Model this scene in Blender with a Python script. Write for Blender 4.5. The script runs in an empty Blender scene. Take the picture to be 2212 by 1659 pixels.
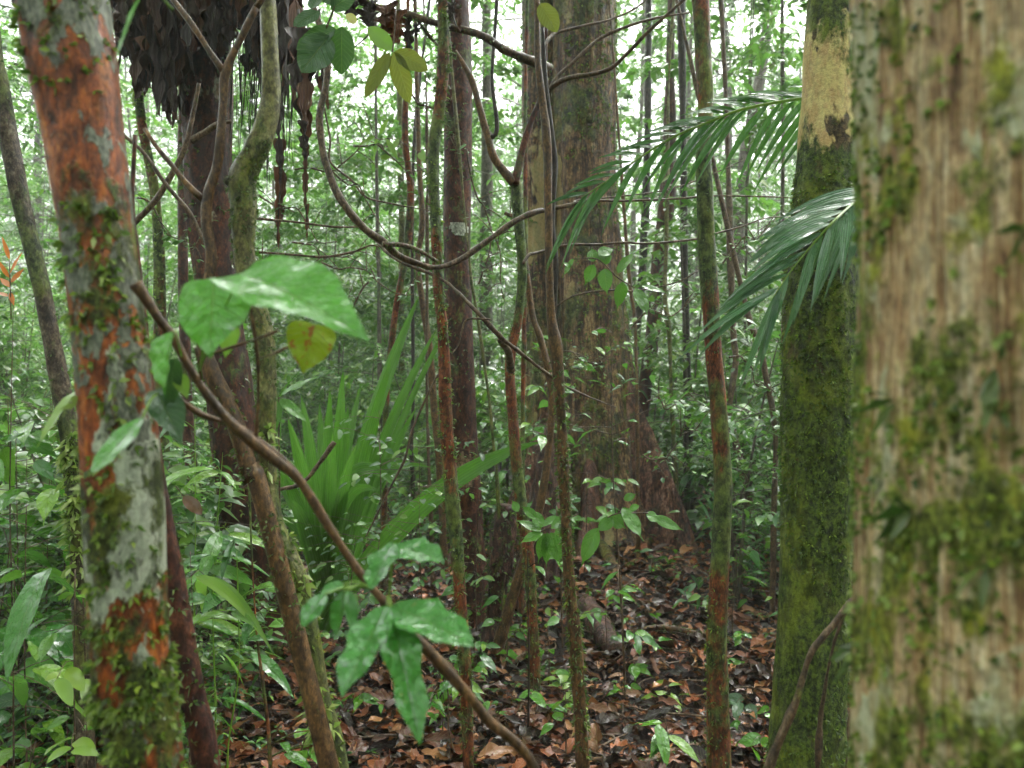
import bpy, math, random
import numpy as np
from mathutils import Vector
C = bpy.context; D = bpy.data; SC = C.scene
rng = np.random.default_rng(7); random.seed(7)
R = math.radians

# ------------------------------------------------------------------ camera, sky, sun, exposure
CAM_H = 1.5; F = 1720.0                       # focal length for a frame 2212 wide
cd = D.cameras.new('camera'); cam = D.objects.new('camera', cd); C.collection.objects.link(cam)
cam.location = (0, 0, CAM_H); cam.rotation_euler = (R(90), 0, 0)
cd.sensor_width = 36; cd.lens = 36 * F / 2212; cd.clip_start = .05; cd.clip_end = 600
cd.dof.use_dof = True; cd.dof.focus_distance = 2.9; cd.dof.aperture_fstop = 3.8
SC.camera = cam
w = D.worlds.new('World'); SC.world = w; w.use_nodes = True
nt = w.node_tree; bg = nt.nodes['Background']
sky = nt.nodes.new('ShaderNodeTexSky'); sky.sky_type = 'NISHITA'; sky.sun_disc = False
SUN_EL, SUN_AZ = R(58), R(25)
sky.sun_elevation = SUN_EL; sky.sun_rotation = SUN_AZ; sky.dust_density = 6; sky.air_density = 1.4
hs = nt.nodes.new('ShaderNodeHueSaturation'); hs.inputs['Saturation'].default_value = .14
nt.links.new(sky.outputs[0], hs.inputs['Color'])
tc = nt.nodes.new('ShaderNodeTexCoord'); sx = nt.nodes.new('ShaderNodeSeparateXYZ'); mr = nt.nodes.new('ShaderNodeMapRange')   # an overcast sky is brightest overhead
nt.links.new(tc.outputs['Generated'], sx.inputs[0]); nt.links.new(sx.outputs[2], mr.inputs[0]); mr.inputs[1].default_value = .05; mr.inputs[2].default_value = .9; mr.inputs[3].default_value = .27; mr.inputs[4].default_value = 3.0
vm = nt.nodes.new('ShaderNodeVectorMath'); vm.operation = 'SCALE'; nt.links.new(hs.outputs[0], vm.inputs[0]); nt.links.new(mr.outputs[0], vm.inputs['Scale']); nt.links.new(vm.outputs[0], bg.inputs[0])
bg.inputs[1].default_value = .15
sl = D.lights.new('sun', 'SUN'); sl.energy = 1.3; sl.angle = R(25); sl.color = (1, .98, .95)
so = D.objects.new('sun', sl); C.collection.objects.link(so)
so.rotation_euler = Vector((-math.sin(SUN_AZ) * math.cos(SUN_EL), -math.cos(SUN_AZ) * math.cos(SUN_EL), -math.sin(SUN_EL))).to_track_quat('-Z', 'Y').to_euler()
SC.view_settings.view_transform = 'Standard'; SC.view_settings.look = 'None'
SC.view_settings.exposure = 2.2; SC.view_settings.gamma = 1
cy = SC.cycles
cy.max_bounces = 6; cy.diffuse_bounces = 3; cy.glossy_bounces = 2; cy.transmission_bounces = 3; cy.volume_bounces = 1
cy.caustics_reflective = False; cy.caustics_refractive = False; cy.sample_clamp_indirect = 6
cy.use_denoising = True; cy.use_adaptive_sampling = True; cy.adaptive_threshold = .02
HAZE = .0029

# ------------------------------------------------------------------ helpers
def P(u, v, d):
    return np.array([(u - 1106) / F * d, d, CAM_H - (v - 829.5) / F * d])

def gz(x, y):                                  # height of the forest floor
    x = np.asarray(x, float); y = np.asarray(y, float)
    a = .035 * np.sin(x * 1.3 + 1) * np.cos(y * 1.1) + .02 * np.sin(x * 3.1 + y * 2.3) + .012 * np.sin(x * 7 + 2) * np.sin(y * 6.1)
    far = np.clip((y - 9) / 30, 0, 1)
    m = np.clip((y - 4.3) / 2.6, 0, 1); m = m * m * (3 - 2 * m) * np.exp(-((x - .9) / 2.4) ** 2)
    return a + far * far * 1.2 + .16 * m

_T = rng.random((64, 64, 64)).astype(np.float32)
def vnoise(p):
    p = np.asarray(p, float); i = np.floor(p).astype(int); f = p - i; f = f * f * (3 - 2 * f)
    o = 0
    for a in (0, 1):
        for b in (0, 1):
            for c in (0, 1):
                o = o + _T[(i[..., 0] + a) & 63, (i[..., 1] + b) & 63, (i[..., 2] + c) & 63] * \
                    (f[..., 0] if a else 1 - f[..., 0]) * (f[..., 1] if b else 1 - f[..., 1]) * (f[..., 2] if c else 1 - f[..., 2])
    return o * 2 - 1

def unit(a): return a / np.maximum(np.linalg.norm(a, axis=-1, keepdims=True), 1e-9)

class MB:
    def __init__(s): s.v = []; s.q = []; s.uv = []; s.n = 0
    def add(s, v, q, uv=None):
        v = np.asarray(v, float).reshape(-1, 3); q = np.asarray(q, int).reshape(-1, 4)
        s.v.append(v); s.q.append(q + s.n); s.n += len(v)
        s.uv.append(np.zeros((len(v), 2)) if uv is None else np.asarray(uv, float).reshape(-1, 2))
    def build(s, name, mat, parent=None, loc=None, coll=True):
        v = np.concatenate(s.v); q = np.concatenate(s.q); uv = np.concatenate(s.uv)
        off = np.array(parent.location if parent is not None and parent.parent is None else (loc if loc is not None else (0, 0, 0)))
        if parent is not None and parent.parent is not None: off = np.array(parent.parent.location)
        v = v - off
        tri = q[:, 3] == q[:, 2]
        lt = np.where(tri, 3, 4); flat = q.reshape(-1); keep = np.ones(len(flat), bool); keep[3::4] = ~tri
        li = flat[keep]; me = D.meshes.new(name)
        me.vertices.add(len(v)); me.vertices.foreach_set('co', v.astype(np.float32).reshape(-1))
        me.loops.add(len(li)); me.loops.foreach_set('vertex_index', li.astype(np.int32))
        me.polygons.add(len(q)); ls = np.concatenate([[0], np.cumsum(lt)[:-1]])
        me.polygons.foreach_set('loop_start', ls.astype(np.int32))
        me.polygons.foreach_set('use_smooth', np.ones(len(q), bool))
        l = me.uv_layers.new(name='UVMap'); l.data.foreach_set('uv', uv[li].astype(np.float32).reshape(-1))
        me.update(calc_edges=True); me.materials.append(mat)
        o = D.objects.new(name, me); C.collection.objects.link(o)
        if parent is not None: o.parent = parent
        elif loc is not None: o.location = loc
        return o

def tag(o, label, cat, group=None, kind=None):
    o['label'] = label; o['category'] = cat
    if group: o['group'] = group
    if kind: o['kind'] = kind
    return o
def thing(name, label, cat, loc=(0, 0, 0), group=None):
    o = D.objects.new(name, None); C.collection.objects.link(o); o.location = tuple(float(a) for a in loc)
    o.empty_display_size = .1
    return tag(o, label, cat, group)
def copy_tree(root, loc, rz=0, sc=1, label=None, group=None):
    r = root.copy(); C.collection.objects.link(r); r.location = loc; r.rotation_euler = (0, 0, rz); r.scale = (sc, sc, sc)
    if label: r['label'] = label
    if group: r['group'] = group
    for ch in list(root.children):
        c = ch.copy(); C.collection.objects.link(c); c.parent = r
    return r

def smooth_path(pts, rad, step):
    pts = np.array(pts, float); rad = np.array(rad, float); n = len(pts)
    e = np.vstack([2 * pts[0] - pts[1], pts, 2 * pts[-1] - pts[-2]]); er = np.concatenate([[rad[0]], rad, [rad[-1]]])
    o = []; r = []
    for i in range(n - 1):
        p0, p1, p2, p3 = e[i:i + 4]; k = max(2, int(np.linalg.norm(p2 - p1) / step) + 1)
        t = np.linspace(0, 1, k, endpoint=False)[:, None]
        o.append(.5 * (2 * p1 + (p2 - p0) * t + (2 * p0 - 5 * p1 + 4 * p2 - p3) * t * t + (3 * p1 - p0 - 3 * p2 + p3) * t ** 3))
        tt = t[:, 0]; s = tt * tt * (3 - 2 * tt); r.append(er[i + 1] * (1 - s) + er[i + 2] * s)
    o.append(pts[-1:]); r.append(rad[-1:])
    return np.vstack(o), np.concatenate(r)

def frames(c):
    t = unit(np.gradient(c, axis=0)); n = np.zeros_like(c)
    a = np.array([1., 0, 0]) if abs(t[0][0]) < .8 else np.array([0, 1., 0])
    n[0] = unit(a - t[0] * a.dot(t[0]))
    for i in range(1, len(c)): n[i] = unit(n[i - 1] - t[i] * n[i - 1].dot(t[i]))
    return t, n, np.cross(t, n)

def tube(mb, pts, rad, seg=10, step=.05, amp=0, freq=8, fz=.3, flat=1.0, ribs=0):
    """tapered limb through pts; amp roughens it; returns its surface for mosses and twigs"""
    c, r = smooth_path(pts, rad, step); t, n, b = frames(c)
    a = np.linspace(0, 2 * np.pi, seg, endpoint=False)
    d = n[:, None] * np.cos(a)[None, :, None] + b[:, None] * np.sin(a)[None, :, None] * flat
    v = c[:, None] + d * r[:, None, None]
    if amp:
        k = vnoise(v * np.array([freq, freq, freq * fz])) + .5 * vnoise(v * np.array([freq, freq, freq * fz]) * 2.7 + 9)
        if ribs: k = k + ribs * vnoise(v * np.array([freq * 6, freq * 6, freq * .4]) + 31)
        v = v + d * (k * amp)[..., None]
    m = len(c); i = np.arange(m - 1)[:, None] * seg; j = np.arange(seg)[None]; j2 = (j + 1) % seg
    q = np.stack([i + j, i + j2, i + seg + j2, i + seg + j], -1).reshape(-1, 4)
    base = m * seg; V = np.vstack([v.reshape(-1, 3), c[:1], c[-1:]])
    jj = np.arange(seg); k2 = (jj + 1) % seg
    q1 = np.stack([k2, jj, np.full(seg, base), np.full(seg, base)], -1)
    q2 = np.stack([(m - 1) * seg + jj, (m - 1) * seg + k2, np.full(seg, base + 1), np.full(seg, base + 1)], -1)
    mb.add(V, np.vstack([q, q1, q2])); return c, r, n, b, v

# leaf templates -----------------------------------------------------------------
def outline(kind, t):
    if kind == 'lance': return np.sin(np.pi * t ** .8) ** .9 * (1 - .25 * t)
    if kind == 'oval': return np.sin(np.pi * np.clip(t, 0, 1) ** .95) ** .6 * (1 - .1 * t)
    if kind == 'heart': return np.clip(np.sqrt(np.clip(1 - ((t - .3) / .33) ** 2, 0, 1)) * (t < .3) + (t >= .3) * np.clip(np.cos((t - .3) / .7 * np.pi / 2), 0, 1) ** 1.15, .02, 1)
    if kind == 'drip': return np.where(t < .8, np.sin(np.pi * (t / .84) ** .85 * .98) ** .75, .13 * (1 - (t - .8) / .2) + .01) * 1.0
    if kind == 'strap': return np.where(t < .75, .75 + .25 * np.sin(np.pi * t / .75), .75 * np.clip((1 - t) / .25, 0, 1) ** .7)
    if kind == 'lobed': return np.clip(np.sin(np.pi * t ** .85) ** .7 * (.86 + .16 * np.cos(t * 15 + 1)), .03, 1)
    if kind == 'rag': return np.clip(.75 + .5 * np.sin(t * 23) * np.sin(t * 9 + 1), .1, 1) * np.clip((1 - t) * 4, 0.05, 1)
TPL = {}
def template(kind, nu, nv):
    k = (kind, nu, nv)
    if k not in TPL:
        t = np.linspace(0, 1, nu + 1); s = np.linspace(-1, 1, nv + 1)
        w_ = outline(kind, t); w_[-1] = .012; w_[0] = max(w_[0], .02)
        T, S = np.meshgrid(t, s, indexing='ij'); W = np.repeat(w_[:, None], nv + 1, 1)
        i = np.arange(nu)[:, None] * (nv + 1); j = np.arange(nv)[None]
        q = np.stack([i + j, i + j + 1, i + nv + 2 + j, i + nv + 1 + j], -1).reshape(-1, 4)
        TPL[k] = (T.reshape(-1), S.reshape(-1), W.reshape(-1), q)
    return TPL[k]
def leaves(mb, base, dirn, up, L, W, kind='lance', nu=4, nv=2, fold=.25, droop=.25, wave=0., heartlobe=0.):
    """n leaves at once: blade from base along dirn, face towards up, W = half width"""
    base = np.atleast_2d(base).astype(float); n = len(base)
    dirn = unit(np.broadcast_to(dirn, (n, 3)).astype(float)); up = np.broadcast_to(up, (n, 3)).astype(float)
    L = np.broadcast_to(L, (n,)).astype(float); W = np.broadcast_to(W, (n,)).astype(float); droop = np.broadcast_to(droop, (n,)).astype(float)
    side = unit(np.cross(dirn, up) + 1e-6); nor = np.cross(side, dirn)
    T, S, Wd, q = template(kind, nu, nv)
    x = T[None] * L[:, None]; y = (S * Wd)[None] * W[:, None]; z = np.abs(y) * fold
    if heartlobe: x = x - heartlobe * np.abs(S * Wd)[None] ** 1.5 * np.exp(-((T[None] - .12) / .14) ** 2) * L[:, None]
    if wave:
        ph = rng.random(n)[:, None] * 6
        z = z + wave * W[:, None] * (np.sin(T[None] * 13 + ph + S[None] * 1.5) * np.abs(S)[None] + .5 * np.sin(T[None] * 31 + ph) * np.abs(S[None]) ** 2)
    v = base[:, None] + dirn[:, None] * x[..., None] + side[:, None] * y[..., None] + nor[:, None] * z[..., None]
    v[..., 2] -= droop[:, None] * (T[None] ** 2) * L[:, None]
    k = len(T); Q = (q[None] + (np.arange(n) * k)[:, None, None]).reshape(-1, 4)
    uv = np.tile(np.stack([T, S * .5 + .5], -1), (n, 1)); mb.add(v, Q, uv)
def rnd_dirs(n, zmin=-1, zmax=1):
    z = rng.uniform(zmin, zmax, n); a = rng.uniform(0, 2 * np.pi, n); r = np.sqrt(np.clip(1 - z * z, 0, 1))
    return np.stack([r * np.cos(a), r * np.sin(a), z], -1)
def tufts(mb, surf, n, size, k=4, z0=-9, z1=99, spread=.9, thr=-9, fr=6, wid=.22, ang=None, hang=.2):
    """little moss and liverwort shoots on a limb's surface"""
    c, r, nn, bb, v = surf; m, seg = v.shape[:2]
    i = rng.integers(0, m - 1, n * 3); a = rng.integers(0, seg, n * 3)
    p = v[i, a] * 1.0 + (v[i + 1, a] - v[i, a]) * rng.random(n * 3)[:, None]
    p = p + (v[i, (a + 1) % seg] - v[i, a]) * rng.random(n * 3)[:, None]
    o = unit(p - c[i]); ok = (p[:, 2] > z0) & (p[:, 2] < z1) & (vnoise(p * fr + 3) > thr)
    if ang is not None: ok &= (o @ np.array(ang)) > -.15
    p, o = p[ok][:n], o[ok][:n]
    p = np.repeat(p, k, 0); o = np.repeat(o, k, 0)
    d = unit(o + rnd_dirs(len(p)) * spread); d[:, 2] -= hang * rng.random(len(p))
    L = size * rng.uniform(.5, 1.5, len(p))
    leaves(mb, p - o * size * .1, d, rnd_dirs(len(p)), L, L * wid, 'lance', 2, 2, .2, .3)

# ------------------------------------------------------------------ materials
class G:
    def __init__(s, name):
        s.m = D.materials.new(name); s.m.use_nodes = True; s.t = s.m.node_tree; s.t.nodes.clear()
        s.out = s.t.nodes.new('ShaderNodeOutputMaterial'); s.co = s.t.nodes.new('ShaderNodeTexCoord')
    def n(s, typ, ins=(), out=0, **kw):
        nd = s.t.nodes.new('ShaderNode' + typ)
        for k, v in kw.items(): setattr(nd, k, v)
        for k, v in dict(ins).items():
            if isinstance(v, bpy.types.NodeSocket): s.t.links.new(v, nd.inputs[k])
            else: nd.inputs[k].default_value = v
        return nd.outputs[out]
    def map(s, sc, loc=(0, 0, 0), src='Object'): return s.n('Mapping', {0: s.co.outputs[src], 'Scale': sc, 'Location': loc})
    def noise(s, vec, sc, det=4, ro=.55, dist=0): return s.n('TexNoise', {'Vector': vec, 'Scale': sc, 'Detail': det, 'Roughness': ro, 'Distortion': dist})
    def ramp(s, f, st, interp='LINEAR'):
        o = s.n('ValToRGB', {0: f}); r = o.node.color_ramp; r.interpolation = interp
        while len(r.elements) < len(st): r.elements.new(.5)
        for e, (p, c) in zip(r.elements, st):
            e.position = p; e.color = (c, c, c, 1) if not hasattr(c, '__len__') else (*c, 1)
        return o
    def mix(s, f, a, b, mode='MIX'):
        nd = s.t.nodes.new('ShaderNodeMix'); nd.data_type = 'RGBA'; nd.blend_type = mode
        for k, v in ((0, f), (6, a), (7, b)):
            if isinstance(v, bpy.types.NodeSocket): s.t.links.new(v, nd.inputs[k])
            else: nd.inputs[k].default_value = v if k == 0 else (*v, 1)
        return nd.outputs[2]
    def ma(s, op, a, b=0.0, c=0.0): return s.n('Math', {0: a, 1: b, 2: c}, operation=op)
    def z(s, lo, hi): return s.n('MapRange', {0: s.n('SeparateXYZ', {0: s.co.outputs['Object']}, 2), 1: lo, 2: hi})
    def bump(s, h, dist, st=1): return s.n('Bump', {'Height': h, 'Distance': dist, 'Strength': st})
    def done(s, sh): s.t.links.new(sh, s.out.inputs[0]); return s.m
    def pr(s, col, rough=.5, nor=None, spec=.5, coat=0, **kw):
        i = {'Base Color': col if isinstance(col, bpy.types.NodeSocket) else (*col, 1), 'Roughness': rough, 'Specular IOR Level': spec, 'Coat Weight': coat, 'Coat Roughness': .1}
        if nor is not None: i['Normal'] = nor
        return s.n('BsdfPrincipled', i)

def bark(name, cols, s=(22, 22, 4), patch=(), moss=((.03, .05, .012), (.10, .14, .03)), mth=.5, mz=None, zr=(0, 4), mscale=5, rough=.55, bmp=.006, wet=.08, fine=120, dk=.7, side=0):
    """fibrous bark; patch = (colour a, colour b, scale, threshold, zramp) for lichen or bare wood; moss by noise and height"""
    g = G(name); fv = g.map(s); f1 = g.noise(fv, 1, 7, .66, .6); f3 = g.noise(fv, 6, 5, .7, .4); f2 = g.noise(g.map((1, 1, .7)), fine, 3, .6); f1 = g.ma('ADD', g.ma('MULTIPLY', f1, .5), g.ma('MULTIPLY', f3, .5))
    col = g.ramp(f1, [(.39 + .22 * i / (len(cols) - 1), c) for i, c in enumerate(cols)])
    col = g.mix(dk * .85, col, g.ramp(f2, [(.36, .15), (.6, 1.0)]), 'MULTIPLY')
    f4 = g.noise(g.map((1, 1, .6), (3, 8, 2)), fine * .3, 4, .7); col = g.mix(dk, col, g.ramp(f4, [(.40, .18), (.54, 1.0)]), 'MULTIPLY')
    h = g.ma('ADD', g.ma('MULTIPLY', f1, 1.6), g.ma('MULTIPLY', f2, .3))
    for (ca, cb, sc, th, zs) in patch:
        n = g.noise(g.map((1, 1, .55), (sc, 3, 1)), sc, 5, .6, .3)
        if zs: n = g.ma('ADD', n, g.ma('SUBTRACT', g.ramp(g.z(*zr), zs), .5))
        if side: n = g.ma('ADD', n, g.ma('MULTIPLY', g.n('SeparateXYZ', {0: g.co.outputs['Normal']}, 0), side))
        mk = g.ramp(n, [(th, 0), (th + .025, 1)])
        pc = g.mix(g.ramp(g.noise(g.map((1, 1, .5)), sc * 6, 5, .7), [(.42, 0), (.58, 1)]), ca, cb); pc = g.mix(.4, pc, g.ramp(f2, [(.36, .3), (.55, 1.0)]), 'MULTIPLY')
        col = g.mix(mk, col, pc); h = g.ma('ADD', h, g.ma('MULTIPLY', mk, .3))
    if moss:
        n = g.noise(g.map((1, 1, .6), (7, 1, 4)), mscale, 6, .68, .2)
        if mz: n = g.ma('ADD', n, g.ma('SUBTRACT', g.ramp(g.z(*zr), mz), .5))
        mk = g.ramp(n, [(mth, 0), (mth + .07, 1)])
        mn = g.noise(g.map((1, 1, .8)), mscale * 10, 5, .78)
        mc = g.ramp(mn, [(.4, moss[0]), (.5, [.5 * (a + b) for a, b in zip(*moss)]), (.62, moss[1])])
        ym = g.ramp(g.noise(g.map((1, 1, .7), (2, 9, 5)), mscale * .9, 4, .6), [(.5, 0), (.62, 1)]); mc = g.mix(g.ma('MULTIPLY', ym, .6), mc, g.mix(.6, mc, (moss[1][0] * 2.3, moss[1][1] * 1.8, moss[1][2]), 'MIX'))
        mc = g.mix(.6, mc, g.ramp(f4, [(.42, .15), (.54, 1.0)]), 'MULTIPLY'); col = g.mix(mk, col, mc); h = g.ma('ADD', h, g.ma('MULTIPLY', g.ma('MULTIPLY', mk, mn), 1.2))
    r = g.ramp(g.noise(g.map((1, 1, .4)), 30, 4), [(.4, rough - .15), (.6, rough + .25)])
    return g.done(g.pr(col, r, g.bump(h, bmp), .28, wet))

def leafmat(name, cols, rough=.28, trans=.3, coat=.3, drops=0., ds=90, vein=0., spots=None, tcol=None, stripe=0):
    cols = cols * 2 if len(cols) == 1 else cols; g = G(name); rp = g.t.nodes.new('ShaderNodeNewGeometry').outputs['Random Per Island']
    col = g.ramp(rp, [(i / max(1, len(cols) - 1), c) for i, c in enumerate(cols)])
    col = g.mix(.3, col, g.ramp(g.noise(g.map((1, 1, 1)), 18, 3), [(.3, .55), (.7, 1.0)]), 'MULTIPLY')
    nor = None; h = None
    if vein:
        uv = g.n('SeparateXYZ', {0: g.co.outputs['UV']}); uvn = uv.node
        y = g.ma('ABSOLUTE', g.ma('SUBTRACT', uvn.outputs[1], .5))
        mid = g.ramp(y, [(.0, 1), (.02, 0)])
        sv = g.ma('PINGPONG', g.ma('ADD', g.ma('MULTIPLY', uvn.outputs[0], vein), g.ma('MULTIPLY', y, -4.5)), .5)
        sv = g.ramp(sv, [(.0, 1), (.09, 0)])
        vm = g.ma('MAXIMUM', mid, g.ma('MULTIPLY', sv, .5))
        col = g.mix(g.ma('MULTIPLY', vm, .55), col, g.mix(.6, col, (.35, .5, .12)))
        h = g.ma('MULTIPLY', vm, -1.)
    if stripe:
        v_ = g.n('SeparateXYZ', {0: g.co.outputs['UV']}, 1); st = g.n('Math', {0: g.ma('MULTIPLY', v_, stripe)}, operation='SINE'); st = g.ma('ADD', g.ma('MULTIPLY', st, .5), .5)
        col = g.mix(.5, col, g.ramp(st, [(0, .35), (.7, 1.0)]), 'MULTIPLY'); h = g.ma('MULTIPLY', st, .7)
    if spots:
        sp = g.ramp(g.noise(g.map((1, 1, 1)), spots[1], 3, .7), [(spots[2], 0), (spots[2] + .04, 1)])
        col = g.mix(sp, col, spots[0])
    if drops:
        vo = g.n('TexVoronoi', {'Vector': g.map((1, 1, 1)), 'Scale': ds, 'Randomness': 1.})
        nn = g.noise(g.map((1, 1, 1)), ds * .35, 4, .7)
        dm = g.ramp(g.ma('ADD', vo, g.ma('MULTIPLY', nn, .6)), [(.3, 1), (.62, 0)])
        hh = g.ma('ADD', g.ma('MULTIPLY', dm, drops), g.ma('MULTIPLY', g.noise(g.map((1, 1, 1)), ds * .22, 3, .6), drops * 5)); h = hh if h is None else g.ma('ADD', h, hh)
    if h is not None: nor = g.bump(h, .0028, 1)
    if drops:
        wm = g.ramp(g.noise(g.map((1, 1, 1), (3, 1, 2)), ds * .3, 5, .7), [(.44, .08), (.53, 1)]); coat = g.ma('MULTIPLY', wm, min(1, coat * 1.6))
    sh = g.pr(col, rough, nor, .25 if drops else .4, coat)
    tc = g.mix(.6, col, tcol or (.17, .42, .06), 'MIX') if trans else None
    if trans:
        tr = g.n('BsdfTranslucent', {0: tc}); sh = g.n('MixShader', {0: trans, 1: sh, 2: tr})
    return g.done(sh)

MAT = {}
def mats():
    M = MAT
    M['bark_red'] = bark('peeling_red_bark', [(.06, .018, .006), (.31, .075, .014), (.50, .17, .032)], (14, 14, 4),
        patch=[((.42, .45, .33), (.30, .33, .24), 13, .60, [(0, .5), (.45, .5), (.55, .56), (.62, .66), (.66, .64), (.70, .5), (.78, .42), (.9, .4), (1, .56)]),
               ((.085, .095, .07), (.20, .21, .15), 24, .565, [(0, .5), (.5, .5), (.62, .47), (.7, .54), (.80, .60), (.85, .50), (.87, .475), (.92, .48), (.95, .54), (.975, .62), (1, .66)])],
        moss=((.008, .014, .004), (.12, .16, .022)), mth=.53, zr=(0, 2.1), mscale=16,
        mz=[(0, .60), (.48, .60), (.55, .52), (.6, .50), (.64, .56), (.68, .46), (.74, .54), (.82, .55), (.85, .47), (.93, .44), (.97, .56), (1, .6)], rough=.5, bmp=.006, side=.03)
    M['bark_near'] = bark('fibrous_ochre_bark', [(.13, .065, .03), (.42, .25, .11), (.66, .50, .26), (.82, .72, .48)], (40, 40, 3.0),
        patch=[((.55, .56, .36), (.42, .36, .18), 9, .565, None)], moss=((.05, .07, .012), (.36, .42, .06)), mth=.515, mscale=15, zr=(.6, 2.2),
        mz=[(0, .62), (.3, .58), (.45, .53), (.6, .51), (1, .49)], rough=.6, bmp=.007, fine=160, dk=.45)
    M['bark_mossy'] = bark('moss_covered_bark', [(.03, .022, .012), (.10, .07, .03), (.2, .13, .06)], (18, 18, 30),
        patch=[((.66, .55, .22), (.55, .38, .16), 5.5, .56, [(0, .42), (.06, .5), (.1, .36), (.5, .42), (.55, .50), (.59, .36), (.745, .34), (.79, .65), (.85, .69), (.93, .68), (.985, .36), (1, .36)])],
        moss=((.010, .020, .005), (.12, .18, .02)), mth=.40, mscale=8, zr=(0.3, 2.7),
        mz=[(0, .60), (.15, .58), (.3, .63), (.52, .58), (.57, .52), (.6, .6), (.745, .62), (.80, .38), (.86, .35), (.88, .38), (.91, .36), (.93, .38), (.98, .64), (1, .64)], rough=.6, bmp=.006)
    M['bark_cane'] = bark('green_grey_bark_with_red_streaks', [(.04, .014, .007), (.19, .055, .018), (.36, .11, .03)], (20, 20, 6), moss=((.018, .03, .010), (.12, .17, .04)), mth=.46,
        mscale=4, rough=.6, bmp=.004)
    M['bark_mossgrey'] = bark('mossy_grey_brown_bark', [(.03, .022, .015), (.10, .07, .045), (.2, .17, .11)], (20, 20, 12), moss=((.02, .03, .010), (.12, .15, .04)), mth=.48, mscale=5, rough=.6, bmp=.004)
    M['bark_maroon'] = bark('dark_maroon_bark', [(.015, .006, .004), (.070, .020, .010), (.17, .055, .024)], (10, 10, 6),
        patch=[((.35, .36, .26), (.24, .16, .09), 5, .68, None)], moss=((.03, .045, .014), (.1, .13, .03)), mth=.58, mscale=6, rough=.55, bmp=.004)
    M['bark_brown'] = bark('wet_brown_bark', [(.05, .028, .012), (.13, .07, .025), (.25, .13, .045)], (30, 30, 12), moss=((.03, .04, .01), (.12, .15, .03)), mth=.62, mscale=9, rough=.45, bmp=.003)
    M['bark_twig'] = bark('twig_bark', [(.05, .032, .018), (.12, .075, .04), (.22, .15, .09)], (40, 40, 20), moss=((.04, .05, .02), (.14, .16, .05)), mth=.6, mscale=14, rough=.5, bmp=.002)
    M['bark_black'] = bark('black_wet_bark', [(.012, .01, .008), (.035, .025, .018), (.08, .05, .035)], (20, 20, 8), moss=((.02, .03, .01), (.07, .1, .02)), mth=.6, mscale=8, rough=.4, bmp=.003)
    M['bark_lime'] = bark('green_smooth_bark', [(.07, .06, .02), (.17, .16, .05), (.28, .28, .10)], (14, 14, 10), moss=((.03, .04, .012), (.12, .15, .03)), mth=.52, mscale=12, zr=(1, 2.4),
        mz=[(0, .6), (.5, .55), (.8, .55), (.92, .35), (1, .2)], rough=.5, bmp=.003)
    M['bark_butt'] = bark('buttress_bark', [(.02, .010, .006), (.11, .052, .022), (.34, .19, .08), (.52, .36, .16)], (13, 13, 1.6),
        patch=[((.30, .26, .10), (.42, .30, .12), 2.2, .57, None)], moss=((.02, .03, .008), (.14, .16, .03)), mth=.51, mscale=2.6, rough=.5, bmp=.03, fine=60, dk=.9)
    M['bark_root'] = bark('dark_root_bark', [(.018, .009, .007), (.085, .034, .02), (.24, .11, .065), (.36, .2, .13)], (9, 9, 3), moss=((.02, .03, .008), (.12, .14, .03)), mth=.60, mscale=4, rough=.45, bmp=.02, fine=70)
    M['bark_grey'] = bark('hazy_grey_bark', [(.05, .04, .03), (.11, .09, .065), (.20, .17, .13)], (10, 10, 3), moss=((.05, .07, .03), (.12, .15, .05)), mth=.54, mscale=3, rough=.6, bmp=.01)
    M['thatch'] = leafmat('dead_frond_thatch', [(.008, .005, .004), (.014, .009, .007), (.03, .016, .011), (.06, .026, .014), (.02, .012, .01), (.13, .05, .02), (.012, .009, .008), (.16, .055, .018)], .6, 0, 0, 0, 90, 0, None, None, 30)
    M['wood_rot'] = bark('rotten_wood', [(.02, .010, .009), (.09, .042, .032), (.28, .14, .09)], (14, 14, 4), moss=((.03, .045, .01), (.1, .14, .03)), mth=.6, mscale=6, rough=.45, bmp=.015)
    M['hero'] = leafmat('wet_broad_leaf', [(.06, .26, .012), (.08, .32, .02)], .3, .34, .6, 1.2, 150, 9, ((.22, .16, .03), 42, .72))
    M['heroy'] = leafmat('yellow_spotted_leaf', [(.20, .30, .008)], .3, .18, .2, .4, 150, 8, ((.25, .05, .01), 60, .57), (.3, .36, .01))
    M['lobed'] = leafmat('wet_lobed_leaf', [(.03, .17, .02), (.05, .23, .025)], .26, .25, .7, 1.5, 170, 10, ((.20, .15, .03), 50, .69))
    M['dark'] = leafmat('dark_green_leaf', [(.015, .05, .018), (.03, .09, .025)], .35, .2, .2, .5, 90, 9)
    M['olive'] = leafmat('olive_leaf_underside', [(.09, .12, .02), (.13, .17, .025)], .45, .45, 0, 0, 90, 9, ((.10, .04, .01), 25, .66), (.3, .35, .03))
    M['mid'] = leafmat('wet_green_leaf', [(.02, .10, .012), (.035, .16, .015), (.08, .24, .015), (.15, .30, .02)], .2, .28, .5, .9, 140, 9)
    M['small'] = leafmat('small_green_leaf', [(.012, .055, .012), (.025, .10, .015), (.05, .15, .015), (.13, .25, .02)], .36, .28, .12)
    M['back'] = leafmat('background_leaf', [(.02, .065, .012), (.04, .11, .015), (.08, .17, .02), (.16, .26, .025)], .36, .32, .12)
    M['lime'] = leafmat('lime_green_leaf', [(.14, .28, .03), (.24, .38, .04)], .3, .45, .2)
    M['yellow'] = leafmat('yellow_leaf', [(.5, .42, .06), (.6, .5, .12)], .4, .4, .1)
    M['orange'] = leafmat('orange_young_leaf', [(.55, .16, .03), (.6, .22, .06)], .35, .4, .2, 0, 90, 0, None, (.8, .25, .05))
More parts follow.
